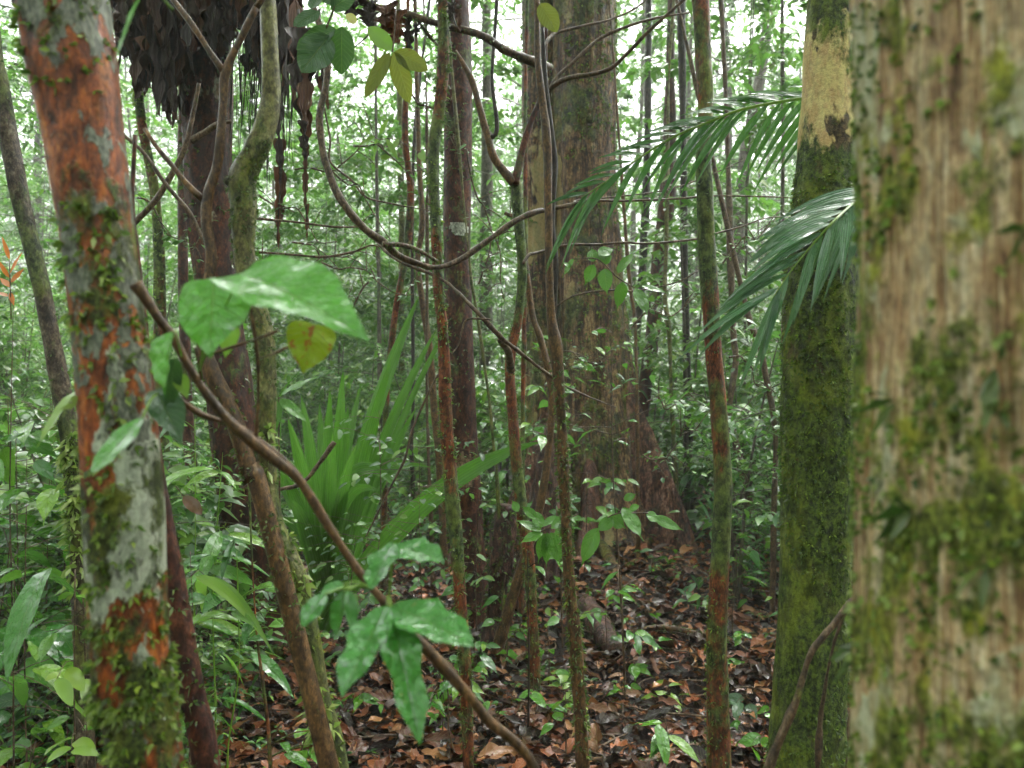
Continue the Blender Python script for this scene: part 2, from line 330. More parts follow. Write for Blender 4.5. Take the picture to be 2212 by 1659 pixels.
    M['palm'] = leafmat('palm_leaflet', [(.02, .11, .018), (.035, .16, .022)], .2, .25, .6, .4, 160, 0, None, None, 26)
    M['palmg'] = leafmat('grey_green_palm_leaflet', [(.06, .17, .07), (.10, .23, .10)], .22, .2, .6, .4, 160, 0, None, None, 26)
    M['strap'] = leafmat('strap_leaf', [(.008, .045, .010), (.02, .11, .010), (.10, .28, .015), (.03, .14, .010), (.05, .19, .012)], .25, .35, .25, 0, 90, 0, None, None, 40)
    M['moss'] = leafmat('moss_shoots', [(.035, .06, .008), (.10, .15, .015), (.26, .34, .03)], .5, .3, .1)
    M['mosspale'] = leafmat('pale_moss_shoots', [(.14, .20, .04), (.28, .36, .07), (.34, .40, .12)], .45, .4, .1)
    M['mossdark'] = leafmat('dark_moss_shoots', [(.015, .025, .008), (.05, .075, .015), (.11, .15, .025)], .45, .25, .1)
    M['litter'] = leafmat('fallen_leaves', [(.010, .005, .004), (.035, .012, .007), (.08, .024, .010), (.17, .046, .016), (.26, .08, .025), (.012, .006, .004), (.36, .16, .055), (.035, .011, .006), (.008, .004, .003), (.016, .006, .004)], .36, 0, .15, .6, 60, 8)
    M['dead'] = leafmat('dead_brown_leaf', [(.02, .012, .009), (.07, .03, .015), (.18, .07, .025)], .4, .1, .2, .5, 60)
    g = G('forest_soil'); n = g.noise(g.map((1, 1, 1)), 9, 8, .7); n2 = g.noise(g.map((1, 1, 1)), 60, 4, .7)
    M['soil'] = g.done(g.pr(g.mix(n2, g.ramp(n, [(.3, (.006, .003, .002)), (.6, (.02, .009, .005)), (.75, (.04, .018, .01))]), (.012, .005, .003)), .6, g.bump(g.ma('ADD', n, n2), .03), .25))
mats(); MA = MAT
MA['lichen'] = bark('white_lichen', [(.35, .36, .28), (.55, .57, .45), (.7, .72, .6)], (30, 30, 30), moss=None, rough=.8)
MA['bare'] = bark('bare_tan_wood', [(.05, .03, .02), (.25, .15, .08), (.45, .3, .18)], (20, 20, 20), moss=None, rough=.7)

# ------------------------------------------------------------------ the setting
def grid(mb, x0, x1, y0, y1, nx, ny):
    X, Y = np.meshgrid(np.linspace(x0, x1, nx + 1), np.linspace(y0, y1, ny + 1)); Z = gz(X, Y) + .012 * vnoise(np.stack([X * 9, Y * 9, X * 0], -1))
    i = np.arange(ny)[:, None] * (nx + 1); j = np.arange(nx)[None]
    mb.add(np.stack([X, Y, Z], -1), np.stack([i + j, i + j + 1, i + nx + 2 + j, i + nx + 1 + j], -1))
mb = MB(); grid(mb, -70, 70, -20, 120, 280, 560); o = mb.build('forest_floor', MA['soil']); o['kind'] = 'structure'

def scatter(n, d0, d1, mu=.62, pw=1.):
    """ground points inside the view, denser near the camera"""
    d = d0 + (d1 - d0) * rng.random(n) ** pw; x = d * rng.uniform(-mu, mu, n) * 1.15
    return x, d
# fallen leaves on the floor
mb = MB(); n = 44000; x, y = scatter(n, 1.8, 11, .64, 1.0); z = gz(x, y) + rng.random(n) * .035 + .004
a = rng.uniform(0, 2 * np.pi, n); d = np.stack([np.cos(a), np.sin(a), rng.normal(0, .22, n)], -1)
up = np.stack([rng.normal(0, .6, n), rng.normal(0, .6, n), np.ones(n)], -1)
L = rng.uniform(.03, .145, n) * (1 - .35 * rng.random(n)); leaves(mb, np.stack([x, y, z], -1), d, up, L, L * rng.uniform(.16, .3, n), 'lance', 4, 2, .35, rng.uniform(-.15, .35, n), .25)
n = 1500; x, y = scatter(n, 2.2, 9, .64, 1.2); z = gz(x, y) + .03 + rng.random(n) * .03; a = rng.uniform(0, 2 * np.pi, n); L = rng.uniform(.12, .2, n)
leaves(mb, np.stack([x, y, z], -1), np.stack([np.cos(a), np.sin(a), rng.normal(0, .2, n)], -1), np.stack([rng.normal(0, .5, n), rng.normal(0, .5, n), np.ones(n)], -1), L, L * rng.uniform(.14, .27, n), 'lance', 9, 4, rng.uniform(.3, .6), rng.uniform(-.3, .4, n), .3)
n = 16000; x, y = scatter(n, 2.0, 9, .64, 1.1); a = rng.uniform(0, 2 * np.pi, n); L = rng.uniform(.012, .04, n)
leaves(mb, np.stack([x, y, gz(x, y) + .01 + rng.random(n) * .04], -1), np.stack([np.cos(a), np.sin(a), rng.normal(0, .4, n)], -1), rnd_dirs(n, .2, 1), L, L * rng.uniform(.08, .5, n), 'rag', 4, 2, .2, .1)
tag(mb.build('leaf_litter', MA['litter']), 'wet brown and rust fallen leaves covering the forest floor', 'leaf litter', kind='stuff')
# twigs and thin roots lying in the litter
mb = MB()
for k in range(560):
    x, y = scatter(1, 2.4, 9, .62); x, y = x[0], y[0]; a = rng.uniform(0, np.pi); l = rng.uniform(.1, .5); pts = []
    for t in np.linspace(-.5, .5, 5): 
        px, py = x + math.cos(a) * l * t + rng.normal(0, .02), y + math.sin(a) * l * t + rng.normal(0, .02); pts.append((px, py, gz(px, py) + .03 + rng.random() * .02))
    r = rng.uniform(.0015, .0075); tube(mb, pts, [r, r, r * .9, r * .7, r * .4], 5, .06)
tag(mb.build('fallen_twigs', MA['bark_twig']), 'thin wet twigs strewn over the fallen leaves', 'twigs', kind='stuff')
# low moss and tiny seedlings between the litter
mb = MB(); n = 5200; x, y = scatter(n, 2.2, 12, .64, 1.); x, y = np.array(x), np.array(y); ok = vnoise(np.stack([x * 1.3, y * 1.3, x * 0], -1)) > .12; x, y = x[ok], y[ok]
k = 5; X = np.repeat(x, k); Y = np.repeat(y, k); H = np.repeat(rng.uniform(.02, .1, len(x)), k)
dd = rnd_dirs(len(X), -.1, .5); L = rng.uniform(.015, .05, len(X)); leaves(mb, np.stack([X, Y, gz(X, Y) + H], -1), dd, (0, 0, 1), L, L * .24, 'lance', 3, 2, .3, .3)
tag(mb.build('ground_cover', MA['small']), 'tiny green seedlings sprinkled through the brown litter', 'ground cover', kind='stuff')

# ------------------------------------------------------------------ trees placed where they stand
def world_pts(px, d, top=None, ground=True, sway=.3):
    """px: (u, v, width) from top to bottom -> points from the ground up, radii"""
    n = len(px); ds = [d] * n if not hasattr(d, '__len__') else d
    p = [P(u, v, dd) for (u, v, w_), dd in zip(px, ds)][::-1]; r = [w_ / 2 / F * dd for (u, v, w_), dd in zip(px, ds)][::-1]
    if ground:
        dz = p[0][2]; sl = (p[0] - p[1]) / max(1e-3, p[1][2] - p[0][2]) * dz
        if dz > .05: b = p[0] + np.array([sl[0] * .6, sl[1] * .6, 0]); b[2] = gz(b[0], b[1]) - .03; p.insert(0, b); r.insert(0, r[0] * 1.12)
        else: p[0][2] = min(p[0][2], gz(p[0][0], p[0][1]) - .03)
    if top:
        a = p[-1]; s = (p[-1] - p[-2]) / max(1e-3, p[-1][2] - p[-2][2]); z0 = a[2]; r0 = r[-1]
        for f in (.25, .5, .75, 1):
            h = (top - z0) * f; p.append(a + np.array([s[0] * h * .6 + rng.normal(0, .05) * sway * h, s[1] * h * .3, h])); r.append(max(.004, r0 * (1 - .75 * f)))
    return p, r
CROWNS = []
def crown_mesh(mb, c, rad, n, leaf, flat=.55, clumps=None, kind='lance', nu=2):
    """leaf clumps round branch ends inside an uneven crown"""
    clumps = clumps or max(6, n // 60); cc = rnd_dirs(clumps) * (rng.random((clumps, 1)) ** .45) * np.array([rad, rad, rad * flat]) + np.array(c)
    cr = rad * rng.uniform(.12, .3, clumps); k = rng.integers(0, clumps, n)
    p = cc[k] + rnd_dirs(n) * (rng.random((n, 1)) ** .5) * cr[k][:, None] * np.array([1, 1, .55])
    d = rnd_dirs(n, -.6, .4); up = np.stack([rng.normal(0, .45, n), rng.normal(0, .45, n), np.ones(n)], -1)
    L = leaf * rng.uniform(.6, 1.4, n); leaves(mb, p, d, up, L, L * rng.uniform(.18, .3, n), kind, nu, 2, .25, .25); return cc
def tree(name, label, px, d, mat, top=None, amp=.004, freq=9, seg=18, step=.05, moss=(), limbs=(), crown=None, cat='tree', group=None, ribs=0, leafm='small'):
    p, r = world_pts(px, d, top); loc = (p[0][0], p[0][1], 0); t = thing(name, label, cat, loc, group)
    mb = MB(); s = tube(mb, p, r, seg, step, amp, freq, .3, ribs=ribs); mb.build('trunk', MA[mat], t)
    for (lp, ld, lm) in limbs:
        q, rr = world_pts(lp, ld, None, False); mb = MB(); tube(mb, q, rr, 8, .03, .0012, 30); mb.build('limb', MA[lm], t)
    for (n, size, mm, kw) in moss:
        mb = MB(); tufts(mb, s, n, size, **kw); mb.build('moss', MA[mm], t)
    if crown:
        mb = MB(); tp = p[-1]; cc = crown_mesh(mb, tp, crown[0], crown[1], crown[2]); mb.build('crown', MA[leafm], t)
        mb = MB()
        for c in cc[:14]:
            m_ = (tp + c) / 2 + np.array([0, 0, -.25]); tube(mb, [tp - np.array([0, 0, .8]), m_, c], [.02, .013, .005], 6, .2)
        mb.build('branches', MA['bark_grey'], t)
    return t, s

# 1 the red-barked trunk close on the left
T1 = tree('red_barked_tree', 'close tree trunk with peeling orange-red bark, pale lichen and feathery moss', [(120, -120, 192), (135, 0, 190), (153, 111, 184), (187, 333, 160), (217, 553, 142), (246, 820, 150), (258, 953, 150), (268, 1106, 162), (281, 1373, 158), (293, 1506, 162), (320, 1659, 150)],
     1.15, 'bark_red', 5.5, .0035, 14, 64, .012, [(1700, .011, 'moss', dict(thr=-.1, k=4, z0=.6, z1=1.75, ang=(0, -1, 0), wid=.3, hang=.5)), (800, .012, 'moss', dict(thr=0, k=4, z0=1.9, z1=2.4, ang=(0, -1, 0), wid=.3)),
     (1500, .014, 'mosspale', dict(z0=.7, z1=1.06, k=5, ang=(-.9, -.5, 0), thr=-.3)), (170, .016, 'mosspale', dict(z0=1.1, z1=1.75, k=3, ang=(-.8, -.6, 0))), (1500, .012, 'moss', dict(z0=.8, z1=1.12, k=4, ang=(.7, -.7, 0), thr=-.1))], crown=(1.6, 3500, .09))
tree('dark_sapling', 'smooth dark brown stem leaning behind the red-barked trunk', [(322, 850, 24), (338, 986, 28), (354, 1106, 34), (374, 1240, 46), (392, 1373, 54), (416, 1506, 56), (447, 1659, 56)], 1.6, 'bark_maroon', 2.0, .002, 20, 20, .03,
     [(120, .016, 'mossdark', dict(k=3, z0=.7, z1=1.2))])
# 2 slim mossy trunk at the left edge
tree('mossy_tree', 'slim mossy trunk leaning at the left edge behind ferny leaves', [(-20, 60, 36), (0, 180, 36), (38, 400, 38), (74, 553, 36), (104, 690, 36), (130, 830, 40), (150, 950, 36), (162, 1080, 36), (172, 1250, 36)], 2.3, 'bark_mossgrey', 6, .003, 14, 20, .03,
     [(900, .014, 'moss', dict(k=4, z0=1.0, z1=1.35)), (260, .012, 'mossdark', dict(k=3)), (420, .03, 'mosspale', dict(k=4, z0=.9, z1=1.4, hang=1))], crown=(1.5, 2500, .09))
# 3 crooked tree of two stems
t, s = tree('crooked_tree', 'crooked lime-green trunk kinked at a stub and forked low down', [(575, -60, 34), (578, 0, 34), (583, 100, 38), (586, 200, 40), (574, 267, 48), (550, 330, 54), (524, 385, 60), (526, 450, 56), (527, 553, 46), (548, 640, 44), (572, 740, 44), (575, 860, 42), (573, 960, 40), (577, 1060, 46), (590, 1140, 50), (618, 1200, 48), (648, 1270, 44), (668, 1373, 44), (688, 1506, 48), (724, 1659, 54)],
     1.95, 'bark_lime', 5, .002, 22, 24, .015, [(1100, .008, 'mossdark', dict(k=4, z0=1.2, z1=2.2, thr=-.2)), (420, .026, 'mosspale', dict(k=5, z0=.55, z1=1.45, ang=(-.7, -.7, 0), thr=.0, hang=.8)), (260, .016, 'moss', dict(k=4, z0=.5, z1=1.2))],
     [([(488, 386, 16), (500, 396, 22), (522, 410, 26)], 1.94, 'bark_lime')], crown=(1.4, 1800, .09))
# the brown Y-shaped sapling
Y = [(440, 430, 22), (446, 480, 22), (456, 553, 24), (446, 650, 26), (440, 740, 30), (455, 800, 36), (490, 870, 38), (520, 950, 38), (545, 1040, 38), (575, 1110, 40)]
tree('forked_sapling', 'slender golden-brown sapling forking in a Y before the dark hanging thatch', [(553, 17, 15), (520, 83, 15), (487, 160, 19), (482, 233, 17), (470, 350, 19), (450, 420, 22)] + Y[1:], 1.9, 'bark_brown', None, .0012, 30, 16, .02, [(220, .012, 'mossdark', dict(k=3, z0=.9, z1=1.5))],
     [([(365, -12, 11), (420, 60, 13), (450, 107, 13), (487, 160, 15)], 1.9, 'bark_brown'), ([(575, -60, 16), (575, -20, 15), (553, 17, 15)], 1.9, 'bark_brown'),
      ([(312, 278, 9), (340, 320, 10), (370, 355, 12), (405, 400, 13), (440, 432, 16)], 1.9, 'bark_brown')])
# 4 tall tree hung with dead fronds
T5, s5 = tree('thatched_tree', 'dark reddish trunk hung with a ragged skirt of dead fronds', [(440, -200, 120), (440, 0, 115), (445, 200, 108), (452, 400, 98), (468, 600, 92), (490, 800, 96), (515, 1000, 104), (545, 1200, 118), (565, 1330, 140), (575, 1400, 175)], 4.6, 'bark_maroon', 7.5, .012, 7, 40, .05,
     [(500, .03, 'mossdark', dict(k=4)), (300, .03, 'moss', dict(k=4, z1=1.2))], ribs=.6)
mb = MB()
def hang(mb, u, v0, v1, wpx, d, yaw, kind='rag'):
    a = P(u, v0, d); L = (v1 - v0) / F * d; leaves(mb, a, (rng.normal(0, .06), rng.normal(0, .05), -1), (math.sin(yaw), -math.cos(yaw), .1), L, wpx / F * d / 2, kind, 26, 4, .5, 0, .35)
for k in range(330):
    u = rng.uniform(235, 640); e = 150 + 60 * math.sin(u * .021) + 40 * math.sin(u * .07); 
    if 400 < u < 500: e -= 60
    if u < 290: e *= .8
    hang(mb, u, rng.uniform(-160, 20), e * rng.uniform(.45, 1.15) + 10, rng.uniform(10, 60), 4.55 + rng.uniform(-.55, .35), rng.uniform(-1.2, 1.2))
mb.build('frond_skirt', MA['thatch'], T5)
mb = MB()
for k in range(60):
    u = rng.uniform(500, 640); hang(mb, u, 60 + rng.uniform(0, 80), rng.uniform(220, 430), rng.uniform(1.2, 3), 4.2, rng.uniform(-1, 1), 'strap')
mb.build('hanging_fibres', MA['bark_black'], T5)
def deadfrond(label, segs, d):
    t = thing('dead_frond', label, 'dead leaf', P(segs[0][0], segs[0][1], d), 'dead fronds hanging from the thatched tree')
    mb = MB()
    for (u, v0, v1, wpx) in segs: hang(mb, u, v0, v1, wpx, d + rng.uniform(-.03, .03), rng.uniform(-.4, .4))
    mb.build('blade', MA['thatch'], t); mb = MB(); u, v0, v1, _ = segs[0]; v1 = max(x[2] for x in segs)
    tube(mb, [P(u, v0 - 40, d), P(u + 4, (v0 + v1) / 2, d), P(segs[-1][0], v1 - 8, d)], [.006, .004, .0015], 5, .05); mb.build('stalk', MA['bark_black'], t)
deadfrond('broad dark dead frond hanging just below the dark green leaves', [(645, 60, 255, 62), (662, 100, 300, 34), (668, 180, 345, 22)], 3.6)
deadfrond('long narrow shredded dead frond twisted to a thread', [(655, 260, 345, 22), (660, 320, 455, 14), (664, 440, 520, 10)], 3.6)
deadfrond('curled dead frond beside the climbing vine', [(690, 60, 180, 26), (700, 120, 225, 20), (706, 200, 240, 9)], 3.5)
deadfrond('black comb-like dead frond hanging against the pale mist', [(600, 240, 400, 18), (605, 300, 478, 26), (598, 360, 540, 14)], 3.9)
deadfrond('rusty dead leaf mass draped over the top branch', [(800, 5, 62, 46), (835, 10, 75, 60), (862, 25, 100, 46), (878, 40, 115, 26), (900, 50, 80, 20), (760, 0, 50, 40)], 2.9)
deadfrond('small dead leaf hooked on the branch near the slim twin trunks', [(975, 5, 45, 22), (990, 20, 70, 14)], 2.9)

# 5 twin slim trunks left of centre
tree('mossy_pole_tree', 'very slim mossy pole standing before the maroon trunk', [(955, -60, 24), (956, 0, 24), (958, 130, 24), (950, 230, 26), (936, 330, 26), (938, 430, 24), (945, 560, 24), (950, 650, 24), (957, 720, 24), (962, 850, 27), (966, 950, 28), (972, 1020, 30), (985, 1150, 30), (995, 1300, 28), (1006, 1450, 26), (1012, 1640, 26)], 2.95, 'bark_cane', 7, .003, 16, 20, .03,
     [(1300, .014, 'mossdark', dict(k=4)), (500, .014, 'moss', dict(k=4))], crown=(1.4, 1600, .09))
T7 = tree('maroon_tree', 'straight dark maroon trunk with one white lichen scar', [(985, -40, 58), (988, 100, 60), (989, 300, 60), (987, 500, 60), (991, 700, 60), (998, 850, 58), (1008, 1000, 56), (1015, 1150, 60), (1020, 1260, 72), (1022, 1350, 90)], 4.9, 'bark_maroon', 11, .006, 6, 60, .02,
     [(700, .02, 'mossdark', dict(k=3, ang=(-.8, -.5, 0))), (260, .02, 'moss', dict(k=3, z1=1.2))], crown=(2.2, 3000, .11))
def scar(name, surf, tr, mat, u, v, d, ru, rv, proud=.004):
    """a crusty patch following the trunk's own surface"""
    c, r, n_, b_, V = surf; p = P(u, v, d); m, sg_ = V.shape[:2]; i, j = np.meshgrid(np.arange(m - 1), np.arange(sg_), indexing='ij'); j2 = (j + 1) % sg_
    Q = np.stack([V[i, j], V[i, j2], V[i + 1, j2], V[i + 1, j]], 2); ce = Q.mean(2); o_ = unit(ce - c[i])
    e = ((ce[..., 0] - p[0]) / (ru / F * d)) ** 2 + ((ce[..., 2] - p[2]) / (rv / F * d)) ** 2 + .7 * vnoise(ce * 40); k = (e < 1) & (o_[..., 1] < .1)
    q = (Q[k] + o_[k][:, None] * proud).reshape(-1, 3)
    if len(q): mb = MB(); mb.add(q, np.arange(len(q)).reshape(-1, 4)); mb.build(name, MA[mat], tr)
scar('lichen_patch', T7[1], T7[0], 'lichen', 992, 499, 4.9, 20, 13); scar('bare_patch', T7[1], T7[0], 'bare', 1004, 1015, 4.9, 26, 34)
# 6 small U-branched tree
tree('branching_tree', 'small tree splitting into curved bare arms above a slim green stem', [(1110, 388, 24), (1115, 400, 26), (1119, 460, 24), (1126, 540, 20), (1128, 600, 20), (1120, 680, 20), (1108, 740, 22), (1101, 800, 22), (1108, 900, 24), (1116, 1000, 26), (1128, 1106, 26), (1142, 1200, 24), (1150, 1330, 24), (1155, 1470, 24)], 3.85, 'bark_cane', None, .002, 20, 16, .03,
     [(500, .014, 'mossdark', dict(k=3)), (200, .014, 'moss', dict(k=3, z1=.9))],
     [([(983, 110, 8), (1005, 145, 12), (1022, 180, 14), (1036, 233, 15), (1052, 290, 16), (1070, 345, 18), (1110, 395, 22)], 3.8, 'bark_brown'),
      ([(1075, -30, 8), (1070, 60, 8), (1063, 167, 8), (1073, 260, 9), (1070, 290, 10), (1056, 300, 12)], 3.8, 'bark_black'),
      ([(1180, 60, 8), (1176, 140, 9), (1168, 210, 11), (1150, 255, 13), (1132, 310, 15), (1118, 370, 18), (1112, 398, 20)], 3.8, 'bark_maroon')])
# 7 thin reddish pair of stems before the great tree
tree('red_stem_tree', 'thin red-brown stem entwined with a dark root, mossy and black low down', [(1158, -60, 14), (1160, 0, 14), (1162, 130, 15), (1174, 230, 17), (1182, 320, 18), (1184, 430, 18), (1186, 560, 18), (1190, 680, 20), (1200, 740, 26), (1205, 800, 24), (1212, 900, 22), (1216, 1000, 24), (1222, 1106, 22), (1226, 1200, 22), (1232, 1290, 26), (1243, 1380, 28), (1250, 1500, 28), (1258, 1640, 30)], 2.95, 'bark_brown', 6, .0022, 22, 16, .02,
     [(600, .014, 'mossdark', dict(k=4, z0=.1, z1=1.6)), (250, .016, 'moss', dict(k=4, z0=.0, z1=1.5))], [([(1172, 60, 8), (1178, 170, 10), (1192, 300, 14), (1198, 360, 15), (1192, 480, 13), (1200, 560, 12), (1196, 680, 12)], 3.02, 'bark_black')], crown=(1.2, 1200, .09))
tree('vine_pole', 'rope-like bare pole curving beside the great tree', [(1090, 460, 8), (1120, 480, 10), (1134, 560, 12), (1150, 680, 14), (1170, 740, 15), (1192, 850, 16), (1186, 960, 16), (1165, 1100, 18), (1120, 1250, 22), (1075, 1400, 28)], 4.3, 'bark_brown', None, .002, 20, 12, .03)

# 8 the great buttressed tree
gt = thing('buttressed_tree', 'huge mist-wrapped tree with fluted ochre trunk and flaring buttress roots', 'tree', (.62, 7.0, 0))
GP = [(1262, -500, 130), (1262, 0, 138), (1262, 200, 136), (1265, 333, 136), (1270, 553, 142), (1280, 700, 146), (1285, 850, 156), (1290, 1000, 190), (1292, 1110, 250), (1292, 1190, 350)]
p, r = world_pts(GP, 7.05, 15); mb = MB(); sg = tube(mb, p, r, 120, .035, .035, 3.2, .22, ribs=.55); mb.build('trunk', MA['bark_butt'], gt)
p, r = world_pts([(1172, -500, 90), (1168, 0, 88), (1170, 300, 82), (1168, 600, 72), (1176, 850, 76), (1184, 1050, 92), (1180, 1190, 120)], 7.15, 11); mb = MB(); sg2 = tube(mb, p, r, 70, .045, .03, 3.2, .2, ribs=.6); mb.build('side_trunk', MA['bark_butt'], gt)
def buttress(u0, v0, u1, v1, d0, d1, th, ex=1.0, wav=.03):
    """a root plank: thin fin whose top edge sweeps from high on the trunk to the ground"""
    a = P(u0, v0, d0); b = P(u1, v1, d1); b[2] = gz(b[0], b[1]); n = 34; m = 14; mb = MB(); V = []
    c = np.array([a[0], a[1]]); e = np.array([b[0], b[1]]); dr = (e - c) / np.linalg.norm(e - c); sd = np.array([-dr[1], dr[0]])
    for s_ in (1, -1):
        for i in range(n + 1):
            t = i / n; x, y = c + (e - c) * t + sd * wav * math.sin(t * 5); top = gz(x, y) + (a[2]) * (1 - t) ** ex + .015
            for j in range(m + 1):
                q = j / m; zz = top * q + (1 - q) * -.05; wd = th * (1 - .6 * t) * (math.cos(q * np.pi / 2) ** .6 * .9 + .1 * (q < 1)) * (1 + .9 * (1 - q) ** 3) + .0
                V.append((x + sd[0] * wd * s_, y + sd[1] * wd * s_, zz))
    V = np.array(V); V[:, :2] += (.02 * vnoise(V * np.array([5, 5, 1.6])) + .012 * vnoise(V * np.array([22, 22, 3])))[:, None] * (V[:, 2:3] > 0); i = np.arange(n)[:, None] * (m + 1); j = np.arange(m)[None]
    q = np.stack([i + j, i + j + 1, i + m + 2 + j, i + m + 1 + j], -1).reshape(-1, 4); k = (n + 1) * (m + 1)
    mb.add(V, np.vstack([q, q[:, ::-1] + k])); mb.build('buttress_root', MA['bark_root'], gt)
buttress(1318, 790, 1512, 1180, 6.95, 6.5, .15, .9)
buttress(1272, 960, 1262, 1260, 6.9, 5.9, .13, 1.2)
buttress(1215, 900, 1185, 1250, 6.95, 6.1, .12, 1.1)
buttress(1180, 900, 1062, 1190, 7.05, 6.5, .14, 1.0)
buttress(1330, 900, 1440, 1140, 7.2, 7.9, .09)
mb = MB(); tufts(mb, sg, 3800, .028, 4, z0=.5, z1=5, ang=(.8, -.5, 0), thr=-.25); tufts(mb, sg2, 1500, .028, 4, z0=.5, z1=5, ang=(-.6, -.8, 0), thr=0); mb.build('moss', MA['moss'], gt)
mb = MB(); cc = crown_mesh(mb, (.7, 8, 13), 5, 5000, .2); mb.build('crown', MA['back'], gt)
mb = MB(); [tube(mb, [(.65, 7.1, 11), (.65 + (c[0] - .65) * .5, 7.1 + (c[1] - 7.1) * .5, 12), c], [.1, .06, .02], 8, .3) for c in cc[:12]]; mb.build('branches', MA['bark_grey'], gt)
# rotten stump leaning at its foot, and a dark one to the left
tree('rotten_stump', 'torn purple-brown rotten snag leaning on the buttress roots', [(1190, 925, 26), (1180, 1000, 44), (1172, 1080, 60), (1165, 1150, 70), (1180, 1230, 52), (1200, 1260, 40)], 5.6, 'wood_rot', None, .02, 9, 28, .03, cat='stump', ribs=.6)
tree('dark_stump', 'dark broken stump thick with moss behind the slim poles', [(1095, 1090, 36), (1088, 1150, 56), (1078, 1230, 52), (1072, 1320, 44), (1066, 1400, 60), (1062, 1440, 70)], 4.45, 'wood_rot', None, .014, 10, 24, .03, [(260, .025, 'mossdark', dict(k=3))], cat='stump', ribs=.5)

# 9 the straight pole right of centre
tree('straight_pole_tree', 'straight slim trunk banded in green moss and rusty red bark', [(1508, -60, 36), (1512, 0, 36), (1520, 130, 36), (1524, 220, 35), (1520, 330, 33), (1524, 440, 34), (1527, 553, 36), (1533, 640, 36), (1541, 760, 36), (1550, 860, 36), (1557, 960, 38), (1562, 1060, 40), (1558, 1170, 40), (1552, 1280, 40), (1547, 1373, 42), (1550, 1500, 46), (1553, 1600, 50)], 3.0, 'bark_cane', 8, .003, 16, 28, .02,
     [(900, .009, 'mossdark', dict(k=4, thr=.0)), (700, .012, 'moss', dict(k=4, z1=.8, ang=(-1, -.3, 0)))], crown=(1.5, 2000, .09))
# 10 mossy trunk with the cream patch
T13 = tree('moss_coated_tree', 'thick moss-coated trunk with a bare cream-yellow patch high up', [(1806, -60, 104), (1800, 0, 106), (1793, 200, 114), (1790, 320, 122), (1782, 500, 142), (1773, 700, 158), (1768, 900, 156), (1763, 1100, 150), (1757, 1300, 144), (1750, 1500, 150), (1744, 1640, 162)], 2.35, 'bark_mossy', 8, .006, 12, 56, .02,
     [(3200, .010, 'mossdark', dict(k=4, z0=.3, z1=2.15, ang=(-.5, -.8, 0), thr=-.4)), (2200, .011, 'moss', dict(k=4, z0=.3, z1=2.1, ang=(-.5, -.8, 0), thr=-.15)), (500, .008, 'mossdark', dict(k=4, z0=2.54, z1=2.9, ang=(-.5, -.8, 0)))], crown=(2, 3500, .1))
# 11 the huge near trunk on the right
th = R(35); nx, ny = .95 * math.sin(th), .95 * math.cos(th)
t = thing('near_tree', 'massive close-up trunk of fibrous ochre bark and moss clumps filling the right edge', 'tree', (nx, ny, 0))
mb = MB(); sn = tube(mb, [(nx - .03, ny, -.05), (nx - .012, ny, .5), (nx - .006, ny, 1.0), (nx + .0, ny, 1.5), (nx - .004, ny, 1.8), (nx - .014, ny, 2.1), (nx - .02, ny, 2.5), (nx, ny, 6)], [.215, .197, .192, .189, .19, .192, .19, .16], 420, .006, .0035, 30, .12, ribs=.9)
mb.build('trunk', MA['bark_near'], t)
mb = MB(); tufts(mb, sn, 9000, .0055, 4, .9, 2.15, ang=(-.6, -.8, 0), thr=.08, fr=13, wid=.42, spread=1.3); tufts(mb, sn, 9000, .0055, 4, .9, 1.5, ang=(-.6, -.8, 0), thr=-.1, fr=13, wid=.42, spread=1.3); mb.build('moss', MA['moss'], t)
mb = MB(); tufts(mb, sn, 3000, .006, 4, .9, 2.15, ang=(-.6, -.8, 0), thr=.0, fr=13, wid=.42, spread=1.3); mb.build('dark_moss', MA['mossdark'], t)
mb = MB(); tufts(mb, sn, 2600, .008, 4, .9, 1.75, ang=(-1, 0, 0), thr=-.1, fr=9, wid=.4); tufts(mb, sn, 3000, .006, 4, .9, 2.1, ang=(-.6, -.8, 0), thr=.12, fr=9, wid=.4); mb.build('pale_moss', MA['mosspale'], t)
mb = MB(); tufts(mb, sn, 60, .035, 4, 1.2, 1.75, ang=(-1, .2, 0), thr=-1, wid=.16); mb.build('liverwort', MA['mossdark'], t)
mb = MB(); crown_mesh(mb, (nx + .5, ny, 7), 2.4, 4000, .12); mb.build('crown', MA['small'], t)

# ------------------------------------------------------------------ climbers and bare boughs
def wp(px, d):
    n = len(px); ds = np.interp(np.linspace(0, 1, n), np.linspace(0, 1, len(d)), d) if hasattr(d, '__len__') else [d] * n
    return [P(u, v, e) for (u, v, _), e in zip(px, ds)], [w_ / 2 / F * e for (_, _, w_), e in zip(px, ds)]
def vine(name, label, cat, runs, mat, amp=.0022, group=None, moss=None):
    p, r = wp(*runs[0]); t = thing(name, label, cat, p[0], group)
    for k, run in enumerate(runs):
        p, r = wp(*run); mb = MB(); s = tube(mb, p, r, 10, .015, amp, 28, .6); mb.build('stem' if k == 0 else 'side_stem', MA[mat], t)
        if moss: mb = MB(); tufts(mb, s, moss[0], moss[1], 3); mb.build('moss', MA[moss[2]], t)
    return t
vine('climbing_vine', 'thick looping vine that hangs in a deep U from the canopy', 'vine', [([(660, -90, 12), (673, 0, 13), (694, 62, 14), (708, 117, 15), (704, 183, 14), (690, 250, 14), (696, 317, 15), (703, 350, 15), (720, 398, 16), (746, 446, 17), (786, 493, 17), (830, 524, 17), (863, 553, 16), (905, 570, 14), (940, 578, 12), (985, 566, 12), (1040, 530, 12), (1106, 482, 13), (1150, 460, 13), (1185, 452, 10)], [2.75, 2.7, 3.1]),
   ([(826, 528, 13), (870, 530, 10), (912, 545, 9), (945, 565, 8)], [2.72, 2.8])], 'bark_twig', moss=(120, .007, 'mossdark'))
